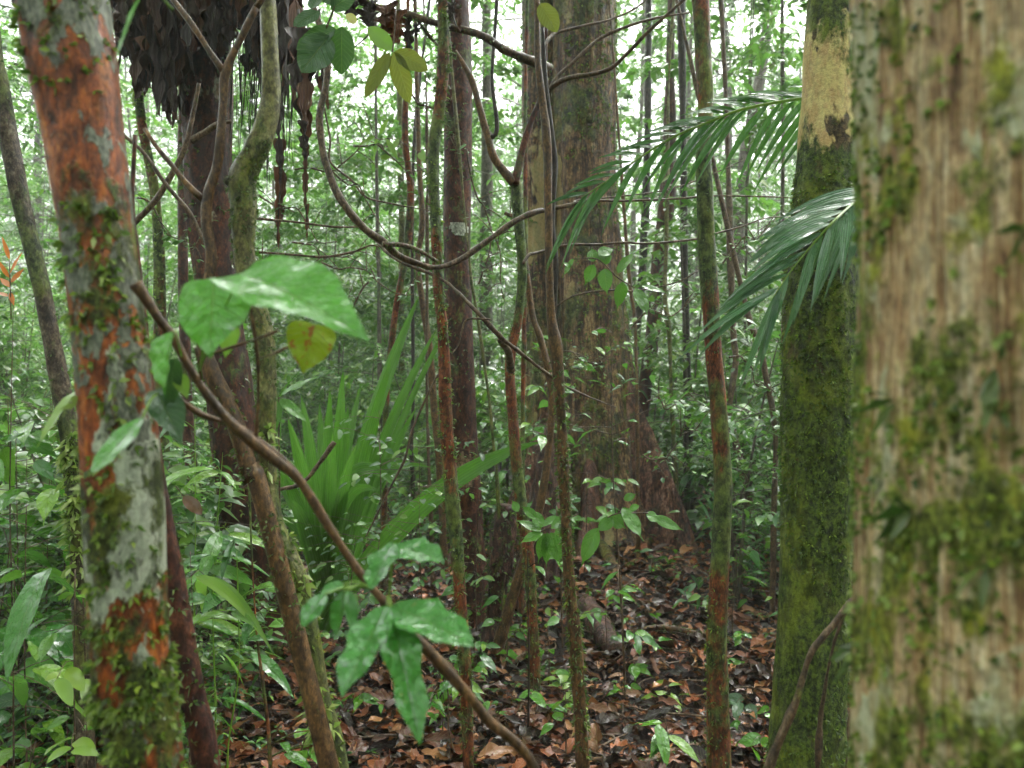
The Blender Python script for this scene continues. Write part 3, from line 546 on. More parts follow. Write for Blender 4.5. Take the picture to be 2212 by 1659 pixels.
vine('diagonal_vine', 'thin straight vine slanting down behind the mossy pole to the great tree', 'vine', [([(760, 455, 4), (800, 505, 6), (852, 558, 8), (953, 603, 8), (1020, 663, 9), (1075, 722, 12), (1106, 748, 9), (1200, 820, 7), (1250, 848, 5), (1330, 880, 3)], [3.2, 2.8, 3.3]), ([(1080, 735, 12), (1098, 760, 16), (1104, 800, 18)], [3.2, 3.6])], 'bark_twig')
vine('overhead_bough', 'mossy bough reaching across the top of the view with a broken end', 'branch', [([(745, -30, 14), (806, 12, 13), (886, 32, 14), (953, 54, 15), (1036, 75, 16), (1086, 105, 18), (1130, 125, 20), (1176, 142, 20), (1188, 146, 16)], [3.1, 3.0, 3.2]), ([(900, 40, 7), (925, 75, 6), (960, 110, 7), (985, 120, 5)], [3.05, 3.1])], 'bark_twig', .003, None, (160, .009, 'mossdark'))
vine('curving_bough', 'pair of smooth curved boughs sweeping up to the right in front of the great tree', 'branch', [([(1176, 235, 12), (1184, 200, 11), (1206, 178, 11), (1240, 166, 10), (1273, 162, 10), (1320, 147, 9), (1360, 110, 9), (1406, 63, 8), (1476, 0, 7), (1540, -70, 6)], [3.3, 3.0]), ([(1186, 195, 9), (1205, 165, 9), (1240, 133, 8), (1275, 100, 8), (1313, 74, 7), (1400, 43, 6), (1490, 27, 5)], [3.3, 3.4]), ([(1165, 110, 7), (1185, 84, 7), (1206, 70, 7), (1273, 53, 6), (1320, 42, 5), (1373, 17, 4), (1420, -20, 4)], [3.5, 3.8])], 'bark_twig', .001)
vine('horizontal_branch', 'nearly level thin branch crossing the pole behind the palm frond', 'branch', [([(1186, 452, 9), (1206, 448, 9), (1245, 440, 9), (1273, 433, 8), (1340, 434, 5), (1406, 432, 5), (1480, 428, 5), (1540, 423, 4), (1660, 425, 3), (1740, 430, 2)], [3.2, 3.3]), ([(1240, 440, 6), (1250, 432, 4), (1330, 425, 3), (1430, 412, 3), (1520, 384, 3), (1640, 330, 2)], [3.25, 3.5])], 'bark_twig', .0007)
vine('wavy_branch', 'thin wavy branch crossing the great tree below the horizontal one', 'branch', [([(1130, 570, 7), (1143, 551, 7), (1165, 545, 7), (1190, 538, 7), (1230, 529, 6), (1293, 528, 5), (1350, 524, 5), (1406, 526, 5), (1506, 516, 5), (1543, 505, 4), (1600, 490, 4), (1660, 470, 3), (1730, 470, 2)], [3.1, 3.4])], 'bark_twig', .0007)
vine('arched_twig', 'arched pinkish twig that carries a spray of wet leaves before the great tree', 'branch', [([(1190, 672, 3), (1215, 652, 4), (1246, 637, 4), (1290, 629, 4), (1330, 627, 4), (1373, 628, 3.5), (1440, 616, 3), (1480, 602, 3), (1508, 584, 2)], [3.0, 3.1])], 'bark_twig', .0004)
for lab, px, d in [
    ('grey twig reaching left across the mist under the vine loop', [(560, 545, 5), (640, 551, 5), (700, 555, 6), (760, 545, 5), (800, 530, 4), (820, 534, 4)], 3.4),
    ('long reddish twig running level behind the crooked trunk', [(553, 472, 6), (640, 480, 5), (720, 490, 5), (775, 490, 3)], 3.3),
    ('dark angled twig low in the gap under the vine curve', [(700, 230, 4), (713, 300, 5), (714, 350, 5), (760, 390, 5), (790, 425, 5), (845, 440, 4), (930, 455, 2)], 4.2),
    ('black straight stem slanting behind the Y-shaped sapling', [(262, 288, 7), (310, 330, 8), (360, 400, 9), (410, 460, 9), (440, 520, 8), (470, 560, 7)], 2.3),
    ('smooth grey branch crossing behind the Y-shaped sapling', [(282, 490, 12), (330, 440, 13), (360, 395, 13), (395, 330, 12), (412, 270, 11), (430, 180, 8)], 2.9),
    ('stubby olive branch poking from the thatched trunk', [(412, 305, 16), (445, 285, 14), (470, 268, 12), (500, 262, 8)], 3.6),
    ('thin twig rising from the mossy pole to the strap leaved clump', [(958, 790, 4), (925, 850, 5), (890, 930, 5), (875, 990, 6), (845, 1050, 4), (790, 1160, 3)], 3.2),
    ('pale crooked twig beside the maroon trunk', [(1060, 690, 5), (1010, 690, 5), (998, 715, 4), (990, 745, 3), (975, 765, 3)], 2.8)]:
    vine('twig', lab, 'twig', [(px, d)], 'bark_twig', .0006)
for k, (a, b, c, e, d) in enumerate([(560, 420, 720, 520, 3.9), (700, 560, 900, 640, 4.2), (760, 300, 930, 380, 4.6), (600, 600, 560, 560, 3.4), (800, 620, 700, 700, 4.4), (640, 380, 860, 300, 5.2), (1010, 330, 1100, 640, 4.0), (1030, 600, 1120, 440, 4.3), (1560, 560, 1690, 470, 4.4), (1360, 700, 1520, 640, 4.0), (1400, 880, 1500, 860, 4.2), (1390, 1000, 1520, 930, 4.0), (700, 330, 860, 520, 3.6), (880, 180, 1010, 330, 4.4), (1160, 780, 1330, 760, 4.6), (1580, 760, 1680, 860, 4.6), (300, 430, 430, 560, 3.2), (640, 540, 830, 560, 4.8)]):
    n = 7; px = [(a + (c - a) * i / n + rng.normal(0, 5), b + (e - b) * i / n + 14 * math.sin(i * 1.3 + k) + rng.normal(0, 4), 4.5 - .4 * i) for i in range(n + 1)]; runs = [(px, d)]
    for i in range(1, n, 1):
        u, v, w_ = px[i]; dx, dv = rng.uniform(-60, 60), rng.uniform(-70, 50); runs.append(([(u, v, 2.4), (u + dx * .5, v + dv * .5 - 5, 2), (u + dx, v + dv, 1.2)], d + rng.uniform(-.02, .02)))
    t = vine('bare_twig', 'fine bare branching twig ' + ['left of the vine loop', 'under the vine loop', 'high in the misty gap', 'beside the largest leaf', 'over the strap-leaved clump', 'crossing high behind the vine', 'between the maroon trunk and the small branching tree', 'rising through the small branching tree', 'right of the straight pole', 'left of the straight pole', 'low left of the straight pole', 'by the buttress root edge', 'inside the vine loop', 'behind the maroon trunk top', 'before the great tree foot', 'beside the mossy trunk', 'left of the Y-shaped sapling', 'above the strap leaves'][k], 'twig', runs, 'bark_twig', .0006)
    mb = MB()
    for pr_, _ in runs:
        q = np.array([P(u + rng.normal(0, 5), v + rng.normal(0, 5), d) for (u, v, _) in pr_ for _ in (0, 1)]); L = rng.uniform(.02, .045, len(q)); leaves(mb, q, rnd_dirs(len(q), -.6, .3), np.stack([rng.normal(0, .3, len(q)), rng.normal(-.3, .3, len(q)), np.ones(len(q))], -1), L, L * .28, 'oval', 4, 2, .2, .2)
    mb.build('leaves', MA['small'], t)
for lab, px, d in [
    ('dead grey stick pushed through the strap leaves', [(585, 1060, 8), (650, 1045, 9), (690, 1000, 9), (722, 955, 10)], 3.9),
    ('mottled pale and black stick leaning from the near trunk to the mossy trunk base', [(1848, 1290, 9), (1826, 1316, 14), (1800, 1350, 14), (1776, 1378, 16), (1750, 1415, 18), (1735, 1460, 14), (1718, 1520, 14), (1700, 1560, 16), (1660, 1659, 18), (1640, 1720, 18)], 1.75),
    ('slender grey-green stick standing in front of the mossy trunk', [(1825, 1322, 7), (1806, 1375, 8), (1790, 1440, 9), (1780, 1500, 10), (1772, 1560, 10), (1766, 1659, 12), (1765, 1760, 12)], 1.85),
    ('thin bent stick beside the near trunk foot', [(1850, 1440, 5), (1842, 1500, 6), (1836, 1560, 6), (1828, 1659, 7), (1826, 1760, 7)], 1.7)]:
    t = vine('stick', lab, 'stick', [(px, d)], 'bark_twig', .003)
vine('leafy_bough', 'long knotted orange-brown bough falling diagonally from the red-barked tree', 'branch', [([(292, 612, 30), (312, 640, 24), (345, 690, 20), (375, 730, 22), (410, 795, 20), (445, 850, 21), (500, 915, 22), (555, 962, 24), (600, 998, 22), (645, 1035, 20), (690, 1105, 21), (735, 1175, 20), (780, 1240, 20), (830, 1300, 20), (880, 1360, 22), (920, 1400, 24), (965, 1450, 24), (1015, 1505, 22), (1060, 1560, 24), (1105, 1595, 24), (1145, 1640, 22), (1170, 1700, 24)], [1.12, 1.2, 1.25]),
   ([(382, 858, 9), (405, 875, 12), (440, 898, 13), (480, 910, 12), (520, 925, 13), (560, 952, 12), (610, 990, 12), (650, 1030, 10)], [1.17, 1.2, 1.19]),
   ([(552, 965, 7), (556, 900, 7), (558, 820, 7), (556, 770, 8), (550, 720, 8), (540, 660, 7), (530, 600, 5)], [1.19, 1.12]),
   ([(560, 775, 4), (600, 760, 4), (660, 730, 4), (700, 700, 3)], [1.15, 1.1]), ([(920, 1396, 10), (970, 1440, 12), (1010, 1495, 12), (1050, 1540, 12), (1100, 1600, 12)], [1.27, 1.27]),
   ([(422, 750, 6), (432, 800, 8), (438, 850, 6)], [1.12, 1.17]), ([(425, 775, 3), (470, 760, 3), (530, 740, 3), (600, 715, 3)], [1.12, 1.08])], 'bark_brown', .0016)

# ------------------------------------------------------------------ hero leaves close to the lens
def face(base, tip, d0, d1, wpx, kind, roll=0., pitch=.5, fold=.2, droop=.1, nu=22, nv=12, wave=.05, hl=0., mb=None):
    """one broad leaf between two picture points at real distances; pitch tips its face from the viewer (0) to the sky (1)"""
    a = P(*base, d0); b = P(*tip, d1); L = np.linalg.norm(b - a); b = b + np.array([0, 0, droop * L]); dr = b - a
    up = unit(np.array([roll, -1 + pitch, pitch])); d = (d0 + d1) / 2
    leaves(mb, a, dr, up, np.linalg.norm(dr), wpx / 2 / F * d, kind, nu, nv, fold, droop, wave, hl)
def heroleaf(label, base, tip, d0, d1, wpx, kind, mat='hero', stalk=None, name='leaf', group='broad leaves on the long bough', **kw):
    a = P(*base, d0); t = thing(name, label, 'leaf', a, group); mb = MB(); face(base, tip, d0, d1, wpx, kind, mb=mb, **kw); mb.build('blade', MA[mat], t)
    if stalk:
        u, v, dd = stalk; mb = MB(); m = (P(u, v, dd) + a) / 2 + np.array([0, 0, .006]); tube(mb, [P(u, v, dd), m, a], [.0016, .0013, .0012], 6, .01); mb.build('stalk', MA['lime'], t)
heroleaf('largest broad heart-shaped leaf, its drip tip pointing right', (522, 590), (796, 736), .95, .84, 225, 'heart', stalk=(430, 800, 1.12), roll=.25, pitch=.5, fold=.22, droop=.10, hl=.1)
heroleaf('broad heart leaf hanging tip down left of the largest leaf', (462, 600), (452, 772), 1.02, .98, 172, 'heart', stalk=(432, 800, 1.12), roll=-.1, pitch=.35, fold=-.12, droop=.0, hl=.12)
heroleaf('folded pointed leaf with a red blotch beside the red-barked trunk', (374, 716), (356, 852), 1.02, 1.0, 128, 'heart', 'hero', (392, 770, 1.12), roll=-.75, pitch=.4, fold=.35, droop=.0, hl=.05)
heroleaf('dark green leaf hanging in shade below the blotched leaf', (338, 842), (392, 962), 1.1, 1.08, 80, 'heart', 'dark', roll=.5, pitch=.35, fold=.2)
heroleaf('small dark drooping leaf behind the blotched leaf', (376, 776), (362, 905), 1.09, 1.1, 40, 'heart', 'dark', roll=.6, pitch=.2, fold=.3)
heroleaf('gleaming leaf lying across the red-barked trunk', (308, 902), (198, 1022), 1.0, .96, 92, 'oval', 'hero', (340, 850, 1.08), roll=-.2, pitch=.6, fold=.12, droop=-.03, wave=.03)
heroleaf('narrow bright lime leaf at the left of the red-barked trunk', (172, 842), (80, 968), 1.3, 1.2, 52, 'heart', 'lime', None, roll=-.4, pitch=.35, fold=.3)
heroleaf('yellow-green leaf speckled with rusty spots under the largest leaf', (680, 700), (655, 810), 1.08, 1.08, 112, 'heart', 'heroy', (600, 745, 1.15), roll=-.1, pitch=.1, fold=.1, hl=.1)
heroleaf('small lime leaf behind the hanging heart leaf', (500, 700), (486, 775), 1.12, 1.12, 44, 'heart', 'lime', roll=.2, pitch=.2)
heroleaf('tiny bright leaf on the bough where the black stem joins', (385, 810), (405, 862), 1.1, 1.1, 34, 'heart', 'lime', roll=.2, pitch=.3)
NODE = (840, 1290, 1.06)
for lab, b_, t_, d0, d1, w_, kind, kw in [
    ('lobed leaf pointing up left from the lower leaf whorl', (850, 1172), (800, 1275), 1.06, 1.0, 84, 'lobed', dict(roll=-.3, pitch=.55)),
    ('torn upper leaf of the lower whorl spreading right', (853, 1182), (958, 1212), 1.06, 1.02, 92, 'lobed', dict(roll=.2, pitch=.6)),
    ('largest lobed leaf of the lower whorl, reaching right', (846, 1310), (1024, 1398), 1.0, .92, 124, 'lobed', dict(roll=.1, pitch=.62, hl=.06)),
    ('lobed leaf of the lower whorl hanging down left', (836, 1308), (738, 1506), .99, .9, 118, 'lobed', dict(roll=-.3, pitch=.5, hl=.06)),
    ('long narrow leaf of the lower whorl hanging straight down', (843, 1312), (908, 1612), .98, .88, 92, 'lobed', dict(roll=.2, pitch=.35, fold=.35)),
    ('small squarish leaf left of the lower whorl', (702, 1284), (654, 1356), 1.0, .97, 60, 'oval', dict(roll=-.3, pitch=.5)),
    ('upper of the two small leaves left of the lower whorl', (742, 1262), (692, 1284), 1.03, 1.02, 40, 'oval', dict(roll=-.3, pitch=.6)),
    ('folded hanging leaf pair inside the lower whorl', (742, 1276), (728, 1374), 1.02, 1.0, 46, 'oval', dict(roll=-.6, pitch=.3, fold=.5)),
    ('short hanging leaf beside the folded pair', (752, 1276), (760, 1366), 1.01, .99, 34, 'oval', dict(roll=.6, pitch=.3, fold=.4))]:
    heroleaf(lab, b_, t_, d0, d1, w_, kind, 'lobed', NODE if b_[0] > 800 else (800, 1270, 1.06), group='lobed leaves at the end of the bough', **kw)
# leaves high on the left: drip-white leaf and the dark and olive bunches
heroleaf('long leaf silvered with water drops at the top left', (312, -24), (252, 126), .95, .9, 44, 'lance', 'hero', (372, 20, 1.0), roll=-.5, pitch=.7, group=None)
def bunch(name, label, node, d, items, mat, stem, kind='oval', group=None, cat='leaf spray', **kw):
    t = thing(name, label, cat, P(*node, d), group)
    if stem: p, r = wp(stem, d); mb = MB(); tube(mb, p, r, 6, .02, .0004, 40); mb.build('stem', MA['bark_twig'], t)
    for (u0, v0, u1, v1, w_, *m) in items:
        mb = MB(); dd = rng.uniform(-.03, .03) * d * .6; face((u0, v0), (u1, v1), d, d + dd, w_, kind, roll=rng.uniform(-.4, .4), pitch=kw.get('pitch', .45) + rng.uniform(-.12, .12), fold=.15, droop=kw.get('droop', .06), nu=12, nv=6, wave=.06, mb=mb)
        mb.build('leaf', MA[m[0] if m else mat], t)
    return t
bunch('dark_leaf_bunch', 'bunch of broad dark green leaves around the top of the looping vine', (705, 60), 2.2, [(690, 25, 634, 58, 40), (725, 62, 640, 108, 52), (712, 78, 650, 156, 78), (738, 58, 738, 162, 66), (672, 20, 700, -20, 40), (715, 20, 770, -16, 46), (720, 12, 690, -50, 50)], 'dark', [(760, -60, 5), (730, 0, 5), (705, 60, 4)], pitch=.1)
bunch('olive_leaf_bunch', 'three olive leaves seen from below hanging in the centre top', (848, 110), 2.6, [(842, 114, 788, 212, 34, 'olive'), (850, 112, 886, 224, 48, 'olive'), (853, 112, 924, 152, 44, 'olive'), (846, 108, 795, 58, 40, 'lime'), (770, 50, 748, 30, 20, 'yellow')], 'olive', [(855, 20, 3), (852, 70, 3), (848, 112, 3)], pitch=.05)
bunch('single_round_leaf', 'one oval leaf with raindrops beside the thin red-brown stem at the top', (1162, 12), 2.7, [(1166, 8, 1204, 70, 46)], 'olive', [(1150, -10, 3), (1158, 0, 2), (1166, 10, 2)], pitch=.1)
bunch('bright_leaf_spray', 'lime green leaves glowing in the misty gap left of the mossy pole', (815, 300), 4.6, [(812, 296, 770, 318, 18), (815, 298, 808, 345, 16), (820, 290, 840, 255, 12), (835, 300, 860, 345, 14), (800, 290, 784, 276, 10), (822, 340, 845, 340, 14), (860, 300, 850, 326, 14), (905, 330, 920, 352, 18)], 'lime', [(780, 210, 2), (800, 270, 2), (815, 300, 2), (850, 300, 2), (910, 330, 2)], 'lance', pitch=.2)
bunch('drip_leaf_spray', 'spray of dark wet drip-tip leaves against the great trunk', (1330, 620), 3.0, [(1284, 572, 1262, 618, 28), (1306, 580, 1312, 640, 34), (1345, 608, 1332, 672, 32), (1372, 622, 1402, 688, 36), (1386, 618, 1446, 634, 18), (1282, 566, 1278, 534, 26), (1310, 572, 1300, 536, 30), (1335, 590, 1372, 540, 30), (1240, 560, 1214, 600, 22), (1292, 550, 1328, 536, 26), (1232, 578, 1216, 566, 14)], 'mid', [(1240, 560, 2), (1290, 560, 3), (1335, 600, 3), (1372, 622, 3)], 'drip')
bunch('low_leaf_spray', 'fan of spotted wet leaves low in front of the buttress foot', (1165, 1150), 3.3, [(1170, 1148, 1112, 1122, 24), (1172, 1150, 1120, 1175, 24), (1176, 1152, 1162, 1218, 30), (1182, 1150, 1180, 1230, 26), (1190, 1150, 1212, 1226, 36), (1200, 1140, 1222, 1196, 30), (1188, 1140, 1238, 1112, 26), (1170, 1140, 1150, 1098, 26), (1120, 1105, 1106, 1080, 18), (1158, 1120, 1126, 1092, 22)], 'mid', [(1250, 1110, 3), (1205, 1130, 3), (1165, 1150, 3)], 'drip')
bunch('low_leaf_spray', 'larger quilted leaves hanging right of the spotted fan', (1330, 1110), 3.4, [(1320, 1115, 1352, 1142, 34), (1345, 1096, 1390, 1170, 40), (1290, 1140, 1254, 1228, 36), (1325, 1120, 1286, 1150, 28), (1360, 1100, 1385, 1092, 16), (1395, 1110, 1430, 1128, 26), (1410, 1118, 1480, 1148, 26), (1348, 1080, 1376, 1066, 18)], 'mid', [(1290, 1135, 3), (1330, 1110, 3), (1400, 1108, 3)], 'drip')
bunch('glossy_leaf_whorl', 'whorl of five gleaming leaves beside the crooked trunk', (602, 858), 3.0, [(602, 858, 648, 800, 20), (602, 856, 690, 812, 30), (604, 862, 662, 912, 36), (600, 862, 596, 930, 24), (598, 858, 570, 850, 16), (608, 880, 606, 975, 10)], 'mid', [(605, 1150, 5), (603, 1000, 4), (602, 858, 3)], 'lance', pitch=.75)
bunch('orange_leaf_spray', 'tuft of young orange leaves at the left edge', (24, 590), 2.6, [(22, 590, 48, 545, 14), (20, 600, -6, 560, 12), (24, 610, 52, 580, 14), (22, 620, 0, 600, 14), (22, 632, 30, 660, 12), (20, 560, 4, 510, 10), (18, 640, -8, 632, 10)], 'orange', [(24, 690, 3), (23, 640, 3), (20, 560, 2)], 'lance')
bunch('red_leaf', 'single dark red leaf among the green left undergrowth', (400, 1090), 3.0, [(396, 1072, 436, 1112, 30)], 'dead', [(380, 1050, 2), (396, 1072, 2)])

# ------------------------------------------------------------------ palm with two fronds, rooted behind the near trunk
pb = np.array([1.55, 2.75, 0.]); palm = thing('palm', 'young palm whose long fronds reach in from behind the near trunk', 'palm', pb)
pt = np.array([1.58, 2.7, 2.15]); mb = MB(); tube(mb, [pb - [0, 0, .05], pb + [.02, 0, 1], pt], [.045, .035, .03], 14, .05, .003, 20); mb.build('trunk', MA['bark_lime'], palm)
def frond(px, d, lf_lo, lf_up, mat, n):
    p, r = wp(px, d); p = [pt] + p; r = [.012] + r; mb = MB(); s = tube(mb, p, r, 8, .03); fr = mb.build('frond', MA['lime'], palm); fr.parent = palm
    c = s[0][6:]; idx = np.linspace(0, len(c) - 1, n); mb = MB()
    for side in (1, -1):
        for k, f in enumerate(idx):
            i = min(int(f), len(c) - 2); q = c[i] + (c[i + 1] - c[i]) * (f - int(f)); t = k / (n - 1); tg = unit(c[i + 1] - c[i])
            L, dirs, dr = (lf_lo if side > 0 else lf_up)(t); dv = unit(np.array(dirs) + tg * .25)
            L *= rng.uniform(.8, 1.08)
            if rng.random() < .06: continue
            leaves(mb, q, dv + rng.normal(0, .08, 3), (-.1 + rng.normal(0, .45), -.75, .6), L, .0108 + .0028 * math.sin(t * 3), 'strap' if 0 else 'lance', 12, 4, .35, dr)
    lf = mb.build('leaflets', MA[mat], fr); lf['kind'] = 'stuff'
frond([(1960, 230, 9), (1830, 210, 8), (1740, 212, 7), (1650, 226, 7), (1590, 240, 6), (1535, 262, 6), (1480, 284, 5), (1430, 310, 5), (1380, 342, 4), (1330, 378, 4), (1290, 405, 3), (1255, 428, 2)], [2.7, 2.6, 2.62],
      lambda t: (.38 * (1 - .4 * t) * min(1, .5 + 2 * t) , (-.75 + .1 * t, -.1, -.62 - .3 * t), .38), lambda t: (.235 * (1 - .42 * t), (-.95, -.05, .62 - .62 * t), .22), 'palm', 36)
frond([(1960, 372, 9), (1900, 400, 8), (1856, 430, 7), (1835, 446, 6), (1805, 474, 6), (1780, 500, 5), (1745, 540, 4), (1705, 590, 3), (1665, 650, 2)], [2.4, 1.95, 1.9],
      lambda t: (.30 * (1 - .2 * t), (-.32 + .0 * t, -.1, -1), .1), lambda t: (.36 * (1 - .3 * t), (-1, -.05, .05 - .35 * t), .28), 'palmg', 32)

# ------------------------------------------------------------------ strap-leaved clump
sb = P(705, 1230, 4.7); sb[2] = gz(sb[0], sb[1]); st = thing('strap_leaved_plant', 'big clump of long arching sword leaves with ribbed bright green blades', 'plant', sb)
for k, (u, v, w_, bow, dd) in enumerate([(741, 800, 26, 0, .1), (713, 843, 24, 0, 0), (736, 877, 30, .02, -.1), (752, 880, 28, 0, .05), (843, 783, 26, .05, -.15), (905, 640, 30, .1, .1), (942, 713, 20, .1, .2), (863, 1060, 26, .75, -.2), (650, 853, 24, -.05, .1), (622, 905, 26, -.05, -.2), (900, 880, 18, .1, .3), (883, 1000, 22, .5, .2), (1165, 955, 34, .25, -.3), (604, 1010, 26, -.1, -.3),
        (690, 870, 22, 0, .3), (780, 830, 22, .03, .3), (820, 900, 22, .2, .2), (600, 1120, 24, -.2, .1), (660, 1000, 26, -.02, -.35), (770, 960, 26, .08, -.35), (930, 1010, 16, .5, .3), (560, 980, 20, -.15, .2), (1000, 650, 12, .15, .4), (630, 1080, 26, -.1, -.4), (815, 1060, 24, .4, -.4), (870, 720, 20, .1, .4), (720, 930, 24, 0, -.3)]):
    a = sb + np.array([rng.uniform(-.06, .06), rng.uniform(-.06, .06), .05]); e = P(u, v, 4.7 + dd * 1.3); mb = MB(); n = 26; t = np.linspace(0, 1, n)[:, None]
    m = (a + e) / 2 + np.array([0, 0, .12 + abs(bow) * 1.0]) - np.array([bow * .2, 0, 0]); c = (1 - t) ** 2 * a + 2 * t * (1 - t) * m + t * t * e
    tg = unit(np.gradient(c, axis=0)); view = np.array([rng.uniform(-.5, .5), -1, .35]); sd = unit(np.cross(tg, view)); nr = np.cross(sd, tg); W = (w_ / 2 / F * 4.7 * 1.3) * np.clip(outline('strap', t[:, 0]), .03, 1)[:, None]
    V = np.stack([c + sd * W * s_ + nr * W * (.45 * abs(s_) + .10 * math.cos(s_ * 9)) for s_ in np.linspace(-1, 1, 9)], 1)
    i = np.arange(n - 1)[:, None] * 9; j = np.arange(8)[None]; mb.add(V, np.stack([i + j, i + j + 1, i + 10 + j, i + 9 + j], -1), np.stack(np.meshgrid(t[:, 0], np.linspace(0, 1, 9), indexing='ij'), -1)); mb.build('leaf', MA['strap'], st)

# ------------------------------------------------------------------ saplings, seedlings and herbs
def sapling(mb_s, mb_l, base, pts, n, leaf, wr=.22, kind='drip', nu=8, nv=2, r=.004, spread=.16, tw=6, droop=.35, up=.6):
    c, rr, nn, bb, v = tube(mb_s, pts, list(np.linspace(r, r * .35, len(pts))), 6, .04, r * .25, 40)
    H = len(c)
    for k in range(tw):
        i = int(H * rng.uniform(.25, 1)) - 1; a = rng.uniform(0, 6.28); l = spread * rng.uniform(.5, 1.3); d = np.array([math.cos(a), math.sin(a), rng.uniform(-.1, .5)])
        q = [c[i], c[i] + d * l * .5 + [0, 0, .01], c[i] + d * l - [0, 0, .02]]; tube(mb_s, q, [r * .45, r * .3, r * .15], 5, .05)
        m = max(1, n // tw); t = np.linspace(.25, 1, m)[:, None]; p = np.array(q[0]) * (1 - t) + np.array(q[2]) * t; sg_ = np.where(np.arange(m) % 2, 1, -1)[:, None]
        sd = np.array([-d[1], d[0], 0]) * sg_; dv = d * .6 + sd * .8 + rng.normal(0, .2, (m, 3)); dv[:, 2] -= .15; L = leaf * rng.uniform(.6, 1.25, m)
        leaves(mb_l, p, dv, np.stack([rng.normal(0, .3, m), rng.normal(-.25, .3, m), np.full(m, up)], -1), L, L * wr, kind, nu, nv, .22, droop, .05)
def plant(name, label, u, v, d, height, n, leaf, mat='mid', lean=(0, 0), kind='drip', wr=.22, tw=6, spread=.16, r=.004, cat='plant', group=None, stemmat='bark_twig', droop=.35, up=.6, nu=8):
    """stands on the forest floor at picture column u, distance d (v unused when d is given)"""
    if d is None: d = CAM_H * F / (v - 829.5)
    x, y = (u - 1106) / F * d, d; b = np.array([x, y, float(gz(x, y))]); t = thing(name, label, cat, b, group)
    pts = [b - [0, 0, .02]] + [b + np.array([lean[0] * f + rng.normal(0, .012), lean[1] * f, height * f]) for f in (.3, .6, 1)]
    ms, ml = MB(), MB(); sapling(ms, ml, b, pts, n, leaf, wr, kind, nu, 4 if leaf > .12 else 2, r, spread, tw, droop, up); ms.build('stem', MA[stemmat], t); ml.build('leaves', MA[mat], t); return t
g_ = 'seedlings rising from the leaf litter'
for lab, u, v, h, n, lf, mt, kw in [
    ('tall pale-twigged sapling with sparse notched leaves before the great tree', 1352, 1500, 1.9, 30, .10, 'mid', dict(tw=12, spread=.34, r=.006, lean=(-.06, .1))),
    ('leafy sapling crowded with thin leaves left of the pale-twigged sapling', 1215, 1400, 1.75, 46, .11, 'mid', dict(tw=16, spread=.3, r=.005)),
    ('seedling with four paired drooping leaves in the middle litter', 1352, 1505, .42, 12, .09, 'mid', dict(tw=3, spread=.12, r=.003)),
    ('seedling with upright glossy leaves at the foot of the black mossy stem', 1222, 1640, .28, 8, .10, 'mid', dict(tw=3, spread=.07)),
    ('red-stemmed seedling with shiny leaves under the long bough', 990, 1640, .46, 20, .085, 'mid', dict(tw=4, spread=.2, lean=(-.08, 0))),
    ('seedling standing just left of the red-stemmed one', 955, 1600, .34, 14, .08, 'mid', dict(tw=3, spread=.14)),
    ('seedling with long glossy leaves at the bottom right of centre', 1440, 1640, .2, 6, .15, 'mid', dict(tw=2, spread=.08, wr=.17)),
    ('bright seedling by the foot of the mossy pole', 1040, 1380, .5, 22, .12, 'mid', dict(tw=5, spread=.14)),
    ('three-leaved seedling between the slim poles', 1090, 1450, .5, 10, .11, 'mid', dict(tw=3, spread=.1)),
    ('lobed-leaf seedling below the dark stump', 1185, 1480, .32, 10, .11, 'mid', dict(tw=3, spread=.1)),
    ('round-leaved plant close right of the straight pole', 1585, 1400, .62, 14, .13, 'mid', dict(tw=4, spread=.12)),
    ('rosette of dark narrow leaves in the litter right of the pole', 1612, 1530, .12, 14, .11, 'dark', dict(tw=4, spread=.05, kind='lance')),
    ('yellowish fallen-over palm seedling left of the pole foot', 1450, 1500, .10, 8, .18, 'lime', dict(tw=3, spread=.06, kind='lance', wr=.1)),
    ('seedling beside the red rotted log in the litter', 1310, 1420, .42, 16, .09, 'mid', dict(tw=4, spread=.16)),
    ('sprawling seedling between the crooked tree and the long bough', 760, 1560, .2, 12, .08, 'mid', dict(tw=4, spread=.12)),
    ('soft green seedling at the bottom left of the crooked tree foot', 660, 1640, .16, 10, .09, 'lime', dict(tw=3, spread=.08)),
    ('fine-leaved seedling left of the crooked tree foot', 505, 1500, .34, 26, .07, 'mid', dict(tw=6, spread=.2)),
    ('small round-leaved herb beside the dark leaning stem', 520, 1440, .3, 22, .07, 'mid', dict(tw=5, spread=.18, kind='oval')),
    ('seedling by the pale fallen root on the left', 610, 1400, .4, 18, .08, 'lime', dict(tw=4, spread=.14)),
    ('pointed seedling near the right edge of the litter', 1650, 1620, .2, 8, .1, 'mid', dict(tw=3, spread=.08)),
    ('wispy plant behind the straight pole on the right', 1640, 1300, .6, 40, .09, 'mid', dict(tw=8, spread=.3)),
    ('broad-leaved seedling under the drooping centre leaf', 1150, 1560, .26, 8, .1, 'mid', dict(tw=2, spread=.08, kind='oval')),
    ('cut-leaved fern-like herb in front of the long bough', 1130, 1390, .3, 20, .09, 'mid', dict(tw=5, spread=.12))]:
    plant('seedling', lab, u, v, None, h, n, lf, mt, group=g_, **kw)
plant('seedling', 'tall thin-stemmed plant with pale node at the left of the crooked tree', 592, 0, 2.7, 1.2, 8, .1, 'mid', (-.09, 0), group=g_, tw=2, r=.008, stemmat='bark_cane')
plant('seedling', 'slim black-stemmed seedling between the slim poles at the bottom', 1140, 1600, None, .8, 5, .08, 'mid', group=g_, tw=2, r=.005, stemmat='bark_black')
